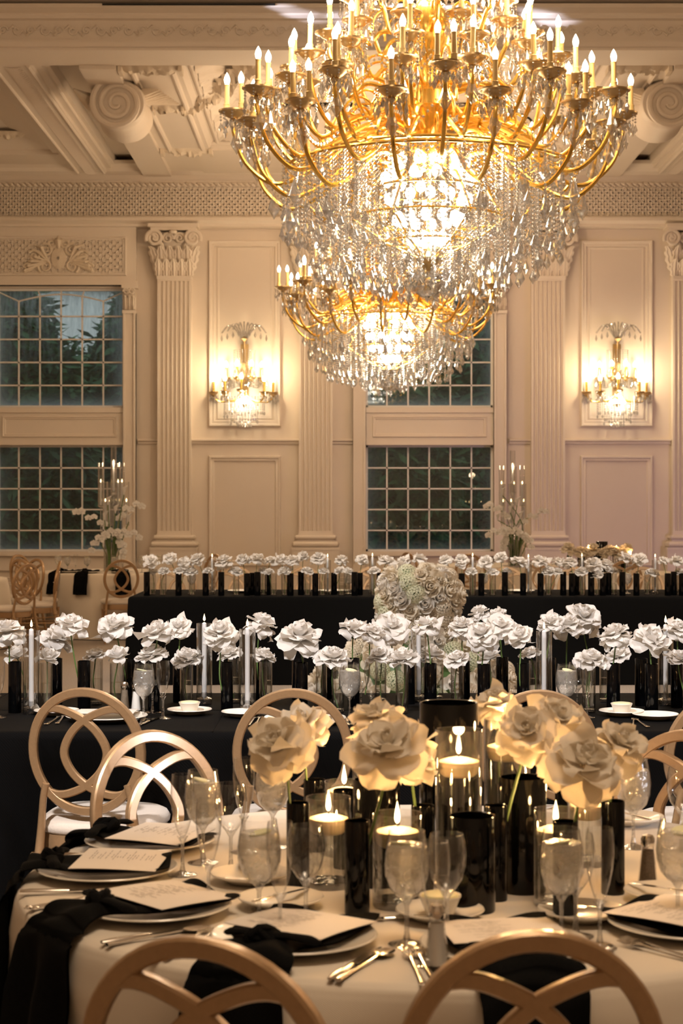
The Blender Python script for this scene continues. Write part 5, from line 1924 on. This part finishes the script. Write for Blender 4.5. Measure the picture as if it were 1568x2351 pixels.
# ================================================================ BACK ROUND TABLES, CANDELABRA
round_table('white-clothed round table under the left candelabra', -2.76, 20.9, .88, group='round tables by the window wall', seed=3)
round_table('white-clothed round table cut by the left photo edge, beyond the gold chairs', -4.52, 18.9, .88, group='round tables by the window wall', seed=4)
round_table('white-clothed round table carrying candles and roses, far right behind the black table', 3.12, 20.6, .88, group='round tables by the window wall', seed=5)
round_table('white-clothed round table under the right candelabra', 2.1, 23.2, .88, group='round tables by the window wall', seed=6)

ORC = None
def orchid_flower():
    b = MB()
    rr = random.Random(3)
    for a0, L, W in ((90, .5, .2), (210, .48, .19), (330, .48, .19), (20, .5, .33), (160, .5, .33)):
        a = R(a0)
        def fn(u, v, a=a, L=L, W=W):
            s = (u - .5) * 2; w = W * sin(pi * min(1, .12 + v * .85))
            x, y = L * v, s * w
            return (x * cos(a) - y * sin(a), x * sin(a) + y * cos(a), .05 * s * s - .12 * v * v)
        b.grid(fn, 6, 6)
    b.lathe([(0, .0), (.08, .03), (.06, .10), (0, .14)], 8)
    return data_only(b.build('orchid', 'orchid', angle=80))
ORC = orchid_flower()
def candelabra(x, y, label, lab_fl, flip=1):
    root = thing('glass_candelabra', label, 'candelabra', (x, y, ZTAB), group='tall glass candelabra')
    b = MB()
    b.lathe([(0, 0), (.13, 0), (.13, .012), (.02, .02), (.014, .05), (.014, .91), (.03, .93), (.014, .95)], 20)
    for k in range(6):
        a = 2 * pi * k / 6 + .3
        b.tube(catmull([(0, 0, .42), (.09 * cos(a), .09 * sin(a), .38), (.15 * cos(a), .15 * sin(a), .46), (.155 * cos(a), .155 * sin(a), .76 if k % 2 else .53)], 5), .008, 6)
    b.build('glass_stand', 'thickglass', root)
    for k in range(7):
        if k == 6: px, py, z0, L = 0, 0, .95, .55
        else:
            a = 2 * pi * k / 6 + .3
            px, py = .155 * cos(a), .155 * sin(a)
            z0 = .78 if k % 2 else .55
            L = .52
        t = MB(); t.lathe([(.034, 0), (.034, L), (.0325, L), (.032, .004)], 16, (px, py, z0))
        t.build('glass_tube', 'vaseglass', root)
        d = MB(); d.lathe([(0, -.02), (.02, -.015), (.038, 0), (.038, .006), (0, .008)], 16, (px, py, z0)); d.build('tube_foot', 'thickglass', root)
        c = MB(); c.lathe([(0, 0), (.012, 0), (.012, L * .52), (0, L * .53)], 10); co_ = c.build('candle', 'taper', root, loc=(px, py, z0 + .01))
        child_of(FLAME_ME, 'flame', co_, (0, 0, L * .53), (0, 0, 0), (1.2, 1.2, .9))
    light('POINT', 'candelabra_light', (x, y - .05, ZTAB + 1.3), 3, (1, .7, .42), .05)
    fl = thing('orchid_arrangement', lab_fl, 'flower arrangement', (x, y - .24, ZTAB), group='orchid and calla arrangements')
    v = MB()
    for k in range(5):
        a = 2 * pi * k / 5
        v.lathe([(0, .0), (.028, 0), (.028, .30 + .05 * (k % 3)), (.026, .30 + .05 * (k % 3)), (.026, .01)], 12, (.07 * cos(a), .035 * sin(a), 0))
    v.build('bud_vases', 'vaseglass', fl)
    gs = MB()
    for k in range(26):
        a = RND.uniform(0, 6.28)
        r0, r1 = .05, .12
        gs.tube([(r0 * cos(a), .04 * sin(a), .015), (r0 * 1.1 * cos(a), .04 * sin(a), .2), (r1 * cos(a), .06 * sin(a), .42 + RND.uniform(-.1, .1))], .0065, 5)
    gs.build('green_stems', 'stem', fl)
    sprays = [[(0, .10, .40), (-.10, .02, .58), (-.26, -.03, .66), (-.42, -.05, .74)], [(.02, .0, .40), (.12, .0, .66), (.24, -.02, .76), (.40, -.03, .80)], [(0, -.02, .32), (-.09, -.08, .40), (-.16, -.1, .36), (-.21, -.1, .26)], [(0, -.03, .38), (.10, -.06, .46), (.22, -.08, .46), (.36, -.08, .42)], [(.03, 0, .30), (.12, -.05, .34), (.15, -.06, .26), (.14, -.06, .18)], [(0, -.04, .36), (-.05, -.09, .44), (.05, -.1, .47), (.12, -.1, .44)]]
    for sp in sprays:
        pts = catmull([(flip * p[0], p[1], p[2]) for p in sp], 5)
        s_ = MB(); s_.tube(pts, .004, 5); so_ = s_.build('orchid_spray', 'stem', fl)
        n = len(pts)
        for k in range(4, n, 2):
            p = pts[k] + Vector((RND.uniform(-.012, .012), -.02, (-.022 if k % 4 else .018)))
            nrm = Vector((RND.uniform(-.5, .5), -1, RND.uniform(-.2, .4))).normalized()
            child_of(ORC, 'orchid', so_, p, nrm.to_track_quat('Z', 'Y').to_euler(), RND.uniform(.09, .11))
    for (x1, z1) in ((-.03, .80), (.06, .70), (.16, .92), (-.07, .62), (.22, .60)):
        c = MB()
        c.tube(catmull([(x1 * .3, 0, .1), (x1 * .6, -.02, z1 * .6), (x1 * flip, -.05, z1)], 5), .006, 6)
        co_ = c.build('calla_stem', 'stem', fl)
        d = MB(); d.lathe([(.004, 0), (.012, .03), (.022, .07), (.034, .095), (.030, .10), (.016, .07), (.004, .03)], 12)
        d.v = [(x_ + .25 * max(0, z_ - .05), y_, z_ + .5 * x_ * (z_ > .06)) for x_, y_, z_ in d.v]
        d.build('calla', 'orchid', co_, loc=(x1 * flip, -.05, z1 - .01))
candelabra(-2.74, 20.95, 'tall glass tube candelabra with candles in front of the left window', 'white orchids and callas under the left candelabra')
candelabra(2.22, 22.6, 'tall glass tube candelabra with candles right of the centre right window', 'white orchids and callas under the right candelabra', -1)

def table_ring(cx, cy, Rr, angs, labels, group):
    for a, l in zip(angs, labels):
        x, y = cx + Rr * cos(R(a)), cy + Rr * sin(R(a))
        place_chair(x, y, R(a + 90), l, group)
table_ring(-2.76, 20.9, 1.19, (-78, -128, 200, 35, 150), ['gold chair below the left candelabra with back to us', 'gold chair at the left candelabra table, second from its left', 'gold chair left of the left candelabra table', 'gold chair behind the left candelabra table, right side', 'gold chair behind the left candelabra table, left side'], 'chairs at the left candelabra table')
table_ring(-4.52, 18.9, 1.19, (-30, -58, 8, 44), ['nearest gold chair on the left, seen edge-on before white tables', 'gold chair cut by left photo edge, nearest one', 'gold chair between the two left white tables', 'gold chair at left photo edge behind the cut-off white table'], 'chairs at the left edge table')
table_ring(3.12, 20.6, 1.19, (-130, -90, -50), ['gold chair at the far right candle table, left one', 'gold chair at the far right candle table, middle one', 'gold chair at the far right candle table, right one'], 'chairs at the far right candle table')
table_ring(2.1, 23.2, 1.19, (-110, -150), ['gold chair before the right candelabra table', 'gold chair left of the right candelabra table'], 'chairs at the right candelabra table')
# settings on the left back table
for i, (dx, dy) in enumerate([(-.60, -.25), (-.45, -.5), (-.2, -.62), (.12, -.63), (.42, -.48), (.6, -.2)]):
    stemware('goblet', (-2.76 + dx, 20.9 + dy, ZTAB), 'goblet on the left candelabra table, %s from its left' % ORD[i], 'goblets on the left candelabra table', fill=True)
    if i in (1, 3):
        stemware('flute', (-2.76 + dx + .09, 20.9 + dy + .05, ZTAB), 'flute on the left candelabra table, ' + ('left one' if i == 1 else 'right one'), 'flutes on the left candelabra table')
for i, (a, l) in enumerate([(-105, 'black napkin over the left candelabra table edge, between the chairs'), (-74, 'black napkin seen through the chair ring below the left candelabra'), (-130, 'black napkin over the left candelabra table edge, behind the turned chair')]):
    napkin((-2.76, 20.9), R(a), .68, .88, l, 'black napkins on the left candelabra table', seed=40 + i, drop=.24)
    plate((-2.76 + .68 * cos(R(a)), 20.9 + .68 * sin(R(a)), ZTAB), 'ivory plate on the left candelabra table, ' + ['between the chairs', 'before the candelabra', 'behind the turned chair'][i], 'plates on the left candelabra table')
# far right candle table
ctr = (3.12, 20.6)
for i, (dx, dy, r, h) in enumerate([(-.03, .08, .07, .36), (-.28, .0, .05, .2), (.2, .04, .05, .24), (-.12, -.2, .05, .2), (.33, -.1, .03, .2), (-.42, .05, .03, .2)]):
    black_vase((ctr[0] + dx, ctr[1] + dy, ZTAB), r, h, 'black vase on the far right candle table, ' + ['tallest and widest', 'wide one at left', 'wide one at right', 'wide one in front', 'slim one at right', 'slim one at left'][i], 'black vases on the far right candle table', hi=False)
for i, (dx, dy, h, pw) in enumerate([(-.22, -.14, .24, 1.2), (.10, -.20, .26, 1.2), (.26, -.24, .16, .8)]):
    l = ['left', 'centre', 'right'][i]
    clear_vase((ctr[0] + dx, ctr[1] + dy, ZTAB), .05, h + .05, 'clear candle cylinder on the far right candle table, %s one' % l, 'candle cylinders on the far right table', fill=.75, hi=False)
    floating_candle((ctr[0] + dx, ctr[1] + dy, ZTAB + (h + .05) * .75), .044, 'floating candle alight on the far right candle table, %s one' % l, 'floating candles on the far right table', pw)
for i, (hx, hy, w) in enumerate([(1305, 1254, 34), (1335, 1262, 34), (1362, 1256, 38), (1398, 1258, 30), (1414, 1262, 34), (1440, 1254, 28), (1380, 1268, 30)]):
    h = at_y(hx, hy, 20.4)
    rose((h.x + .02, 20.4, ZTAB + .02), h, w / (F / 20.4), 'cream rose glowing above the far right candle table, %s from left' % ORD[i], 'roses on the far right candle table', meshes=CREAM)
# ================================================================ NEAR ROUND TABLE
NC = (0.20, 3.74)
NR = .88
def nt(px, py, z=ZTAB): return on_plane(px, py, z)
near_ch = []
def ring_chair(px, ptop, label, group, dist=None):
    """chair seen at ring-top pixel, turned to face the table centre"""
    Y = F * (EYE - .937) / (ptop - HY)
    X = (px - 784) / F * Y
    a = atan2(Y - NC[1], X - NC[0])
    d = sqrt((X - NC[0]) ** 2 + (Y - NC[1]) ** 2)
    if dist: d = dist
    ds = d - .262
    near_ch.append((a, max(0, NR + .03 - (ds - .21))))
    place_chair(NC[0] + ds * cos(a), NC[1] + ds * sin(a), a + pi / 2, label, group)
gch = 'chairs around the near round table'
ring_chair(450, 2160, 'nearest gold chair cut by the bottom edge, left of the two', gch)
ring_chair(1232, 2146, 'nearest gold chair cut by the bottom edge, right of the two', gch)
ring_chair(352, 1684, 'gold chair with silvery shine at the near round table, back left', gch, 1.20)
ring_chair(1585, 1680, 'gold chair at the near round table, back right, cut by photo edge', gch, 1.22)
for ang, l in ((R(204), 'gold chair left of the near round table, only its seat edge in view'),):
    d = 1.06
    near_ch.append((ang, .04)); place_chair(NC[0] + d * cos(ang), NC[1] + d * sin(ang), ang + pi / 2, l, gch)
round_table('cream damask-clothed round table nearest us with black vases and floating candles', NC[0], NC[1], NR, dents=[(a, d) for a, d in near_ch], seed=8, nf=10)

def nv(px, yb, yt, w):
    p = nt(px, yb); s = F / p.y
    return p, w / 2 / s, (yb - yt) / ((yb - HY) / (EYE - ZTAB))
nb = [(1030, 1995, 1612, 134, 'tallest and widest black vase in the near table centrepiece'),
      (1084, 2090, 1871, 107, 'wide short black vase nearest us, between goblets and floating candles'),
      (864, 2030, 1788, 108, 'wide black vase in near centrepiece, left of the tall candle'),
      (1200, 2045, 1783, 108, 'wide black vase in near centrepiece, right of the tall candle'),
      (820, 2098, 1883, 58, 'slim black vase in front of the near centrepiece, left of the goblets'),
      (684, 2056, 1842, 53, 'slim black vase at left end of near centrepiece, under hanging rose'),
      (722, 1953, 1789, 50, 'slim black vase behind the left floating candle, at back left'),
      (790, 1992, 1812, 50, 'slim black vase just right of the left floating candle, partly hidden'),
      (1138, 2066, 1848, 54, 'slim black vase between the two wide front black vases'),
      (970, 2046, 1848, 52, 'slim black vase between front candle and tall candle cylinder'),
      (1134, 1968, 1793, 48, 'slim black vase behind the right of tall candle cylinder'),
      (1407, 2051, 1838, 54, 'slim black vase standing at right end of the near centrepiece'),
      (1297, 2107, 1884, 56, 'slim black vase behind the right goblet on near table'),
      (1298, 1955, 1797, 48, 'slim black vase at back right of the near centrepiece')]
vpos = {}
for (px, yb, yt, w, l) in nb:
    p, r, h = nv(px, yb, yt, w)
    vpos[px] = (p, h)
    black_vase(p, r, h, l, 'black vases on the near table')
nc = [(754, 2035, 1829, 104, 1888, 'left front'), (790, 1962, 1793, 92, 1824, 'left back'), (912, 2080, 1866, 114, 1918, 'front centre'), (1053, 2035, 1674, 108, 1757, 'tall centre'),
      (1164, 1992, 1650, 106, 1722, 'tall right of centre'), (1276, 2077, 1857, 102, 1915, 'right front'), (1347, 1985, 1822, 90, 1857, 'right back')]
for (px, yb, yt, w, yw, l) in nc:
    p, r, h = nv(px, yb, yt, w)
    s = F / p.y
    fill = (yb - yw) / (EYE - ZTAB and (yb - HY) / (EYE - ZTAB)) / h
    clear_vase(p, r, h, 'clear glass cylinder holding a floating candle on the near table, %s' % l, 'candle cylinders on the near table', fill=fill)
    floating_candle(p + Vector((0, 0, h * fill - .022)), r * .9, 'ivory floating candle burning in its cylinder on the near table, %s' % l, 'floating candles on the near table', 2.1)
# roses of the centrepiece
nroses = [(692, 1645, 118, 722, (-.1, -.4, .9), 'cream rose upper one of the pair at far left of near centrepiece'),
          (632, 1697, 150, 684, (-.45, -.55, .75), 'big cream rose drooping left over the glasses at left of near centrepiece'),
          (860, 1630, 108, 864, (-.1, -.2, 1), 'golden-lit cream rose behind the big one left of the tall black vase'),
          (890, 1697, 170, 820, (-.15, -.5, .85), 'largest cream rose left of the tall black vase'),
          (966, 1730, 110, 970, (.6, -.6, .5), 'cream rose turned right beside the tall candle cylinder'),
          (1136, 1602, 108, 1134, (-.1, -.3, 1), 'cream rose standing highest right of the tallest black vase'),
          (1208, 1668, 132, 1138, (-.2, -.7, .6), 'cream rose right of the tall floating candle, lit from below'),
          (1288, 1637, 132, 1200, (.3, -.5, .8), 'cream rose high at right, in front of the chair back'),
          (1262, 1716, 110, 1298, (-.5, -.5, .6), 'small cream rose tucked beneath others right of the wide black vase'),
          (1345, 1733, 176, 1297, (.1, -.55, .8), 'largest cream rose at the right of the near centrepiece'),
          (1432, 1692, 138, 1407, (.35, -.45, .8), 'cream rose at far right above the slim end vase')]
for (hx, hy, w, vx, face, l) in nroses:
    p, h = vpos[vx]
    Yh = p.y - .01
    rose(p + Vector((0, 0, .015)), at_y(hx, hy, Yh), w / (F / Yh) * 1.05, l, 'roses of the near centrepiece', face=face, meshes=WILD, stem_r=.0032, curve=.012, name='cream_rose')

# stemware, located by the height of its rim
def sw(px, ytop, kind, label, fill=False, k=1.0):
    h = GLASS[kind]['h'] * k
    Y = F * (EYE - ZTAB - h) / (ytop - HY)
    return stemware(kind, ((px - 784) / F * Y, Y, ZTAB), label, 'stemware on the near round table', fill, k)
sw(466, 1768, 'goblet', 'iced water goblet with lemon behind a flute, left of the near table', True)
sw(479, 1832, 'flute', 'champagne flute in front of the left goblet, above the menu cards')
sw(419, 1778, 'flute', 'champagne flute farthest left, just behind the left goblet')
sw(530, 1798, 'wine', 'wine glass right of the left goblet, set a little back')
sw(560, 1740, 'flute', 'champagne flute farther back, left of the drooping rose')
sw(626, 1742, 'goblet', 'iced water goblet under the drooping rose on the near table', True)
sw(595, 1880, 'goblet', 'iced water goblet left of the slim black end vase', True)
sw(643, 1886, 'flute', 'champagne flute between a goblet and wine glass, left of the centrepiece')
sw(702, 1895, 'wine', 'empty wine glass in front of the slim black vase at left')
sw(934, 1907, 'goblet', 'iced water goblet glowing gold in front of the front floating candle', True)
sw(1026, 1914, 'wine', 'empty wine glass beside the glowing goblet, before the short wide vase', False, 1.02)
sw(1000, 1930, 'flute', 'champagne flute overlapping the wine glass at the table front')
sw(1289, 1902, 'goblet', 'iced water goblet with lemon before the right slim black vase', True)
sw(1377, 1900, 'flute', 'champagne flute right of the right-hand goblet')
sw(1322, 1912, 'wine', 'wine glass half hidden behind the right-hand goblet')
sw(1556, 1876, 'goblet', 'iced water goblet cut by the right edge of the photo', True)
sw(1454, 1742, 'goblet', 'iced water goblet with lemon at back right near the chair', True)
sw(1566, 1760, 'wine', 'wine glass at the right photo edge, back of the near table')
sw(832, 1716, 'flute', 'champagne flute behind the largest left rose')
sw(862, 1722, 'wine', 'wine glass behind the wide black vase at left')

# place settings: angle of each, dinner plate + napkin + card
sets = [(156.5, 'back left'), (182.4, 'far left'), (213.6, 'front left'), (245.0, 'front, behind the left near chair'), (277.5, 'front, behind the right near chair'), (311.0, 'right edge')]
for i, (a, l) in enumerate(sets):
    A_ = R(a)
    rp = .70 if i < 2 else .675
    p = (NC[0] + rp * cos(A_), NC[1] + rp * sin(A_), ZTAB)
    short = l.replace('front, ', '')
    plate(p, 'ivory dinner plate on the near round table, %s' % short, 'dinner plates on the near table')
    napkin(NC, A_, rp, NR, 'knotted black napkin falling over the near round table edge, %s' % short, 'black napkins on the near table', seed=10 + i, drop=.40 if i not in (0,) else .3, width=.20)
    menu_card(NC, A_, rp, 'printed white menu card on the near round table, %s' % short, 'menu cards on the near table', seed=70 + i, turn=R((4, -6, 8, -10, 2, 6)[i]))
    # cutlery on each side
    t = Vector((-sin(A_), cos(A_), 0))
    o = Vector((cos(A_), sin(A_), 0))
    # seen by the diner facing the centre: left hand side is +t rotated
    lft = -t
    fk = [(.176, 'fork', 'outer fork'), (.157, 'fork', 'inner fork')]
    kn = [(.157, 'knife', 'knife'), (.176, 'spoon', 'spoon')]
    for d, k, nm in fk:
        q = Vector(p) + lft * d + o * (.752 - rp + .010 * (d > .17))
        cutlery(k, (q.x, q.y, ZTAB + .0005), A_ + pi / 2 + R(RND.uniform(-2, 2)), 'silver %s of the %s setting on near table' % (nm, short), 'cutlery on the near round table')
    for d, k, nm in kn:
        q = Vector(p) - lft * d + o * (.752 - rp + .008 * (d > .17))
        cutlery(k, (q.x, q.y, ZTAB + .0005), A_ + pi / 2 + R(RND.uniform(-2, 2)), 'silver %s of the %s setting on near table' % (nm, short), 'cutlery on the near round table')
# bread plates, each with a butter knife across
bp = [(575, 2026, 20, 'behind the goblets at left'), (645, 2083, -42, 'below the left wine glass'), (1336, 2112, 70, 'before the right-hand goblet'), (1530, 2068, 55, 'at the right photo edge'), (1446, 1893, 30, 'beneath the back right goblet')]
for (px, py, rz, l) in bp:
    p = nt(px, py)
    plate(p, 'small ivory bread plate on the near table, ' + l, 'bread plates on the near table', BREAD, 'bread_plate')
    o = cutlery('knife', p + Vector((0, 0, .022)), R(rz), 'butter knife resting on the bread plate ' + l, 'butter knives on the near table')
    o.name = 'butter_knife'; o.scale = (.72, .72, .72)
butter_dish(nt(1010, 2112), 'ivory bowl of pale butter behind the glowing goblet, near table', 'small plate under the butter bowl at front of near table', None)
for (px, py, rz, l) in ((870, 2115, 100, 'before the slim black vase, near table'), (1140, 2132, 84, 'behind the right near chair top')):
    cutlery('knife', nt(px, py) + Vector((0, 0, .001)), R(rz), 'silver knife lying crosswise ' + l, 'crosswise knives on the near table')
shaker(nt(1487, 2040), 'pepper', 'tall glass pepper shaker with dark pepper, right of the centrepiece')
shaker(nt(1003, 2226), 'salt', 'glass salt shaker standing between the two nearest chairs')
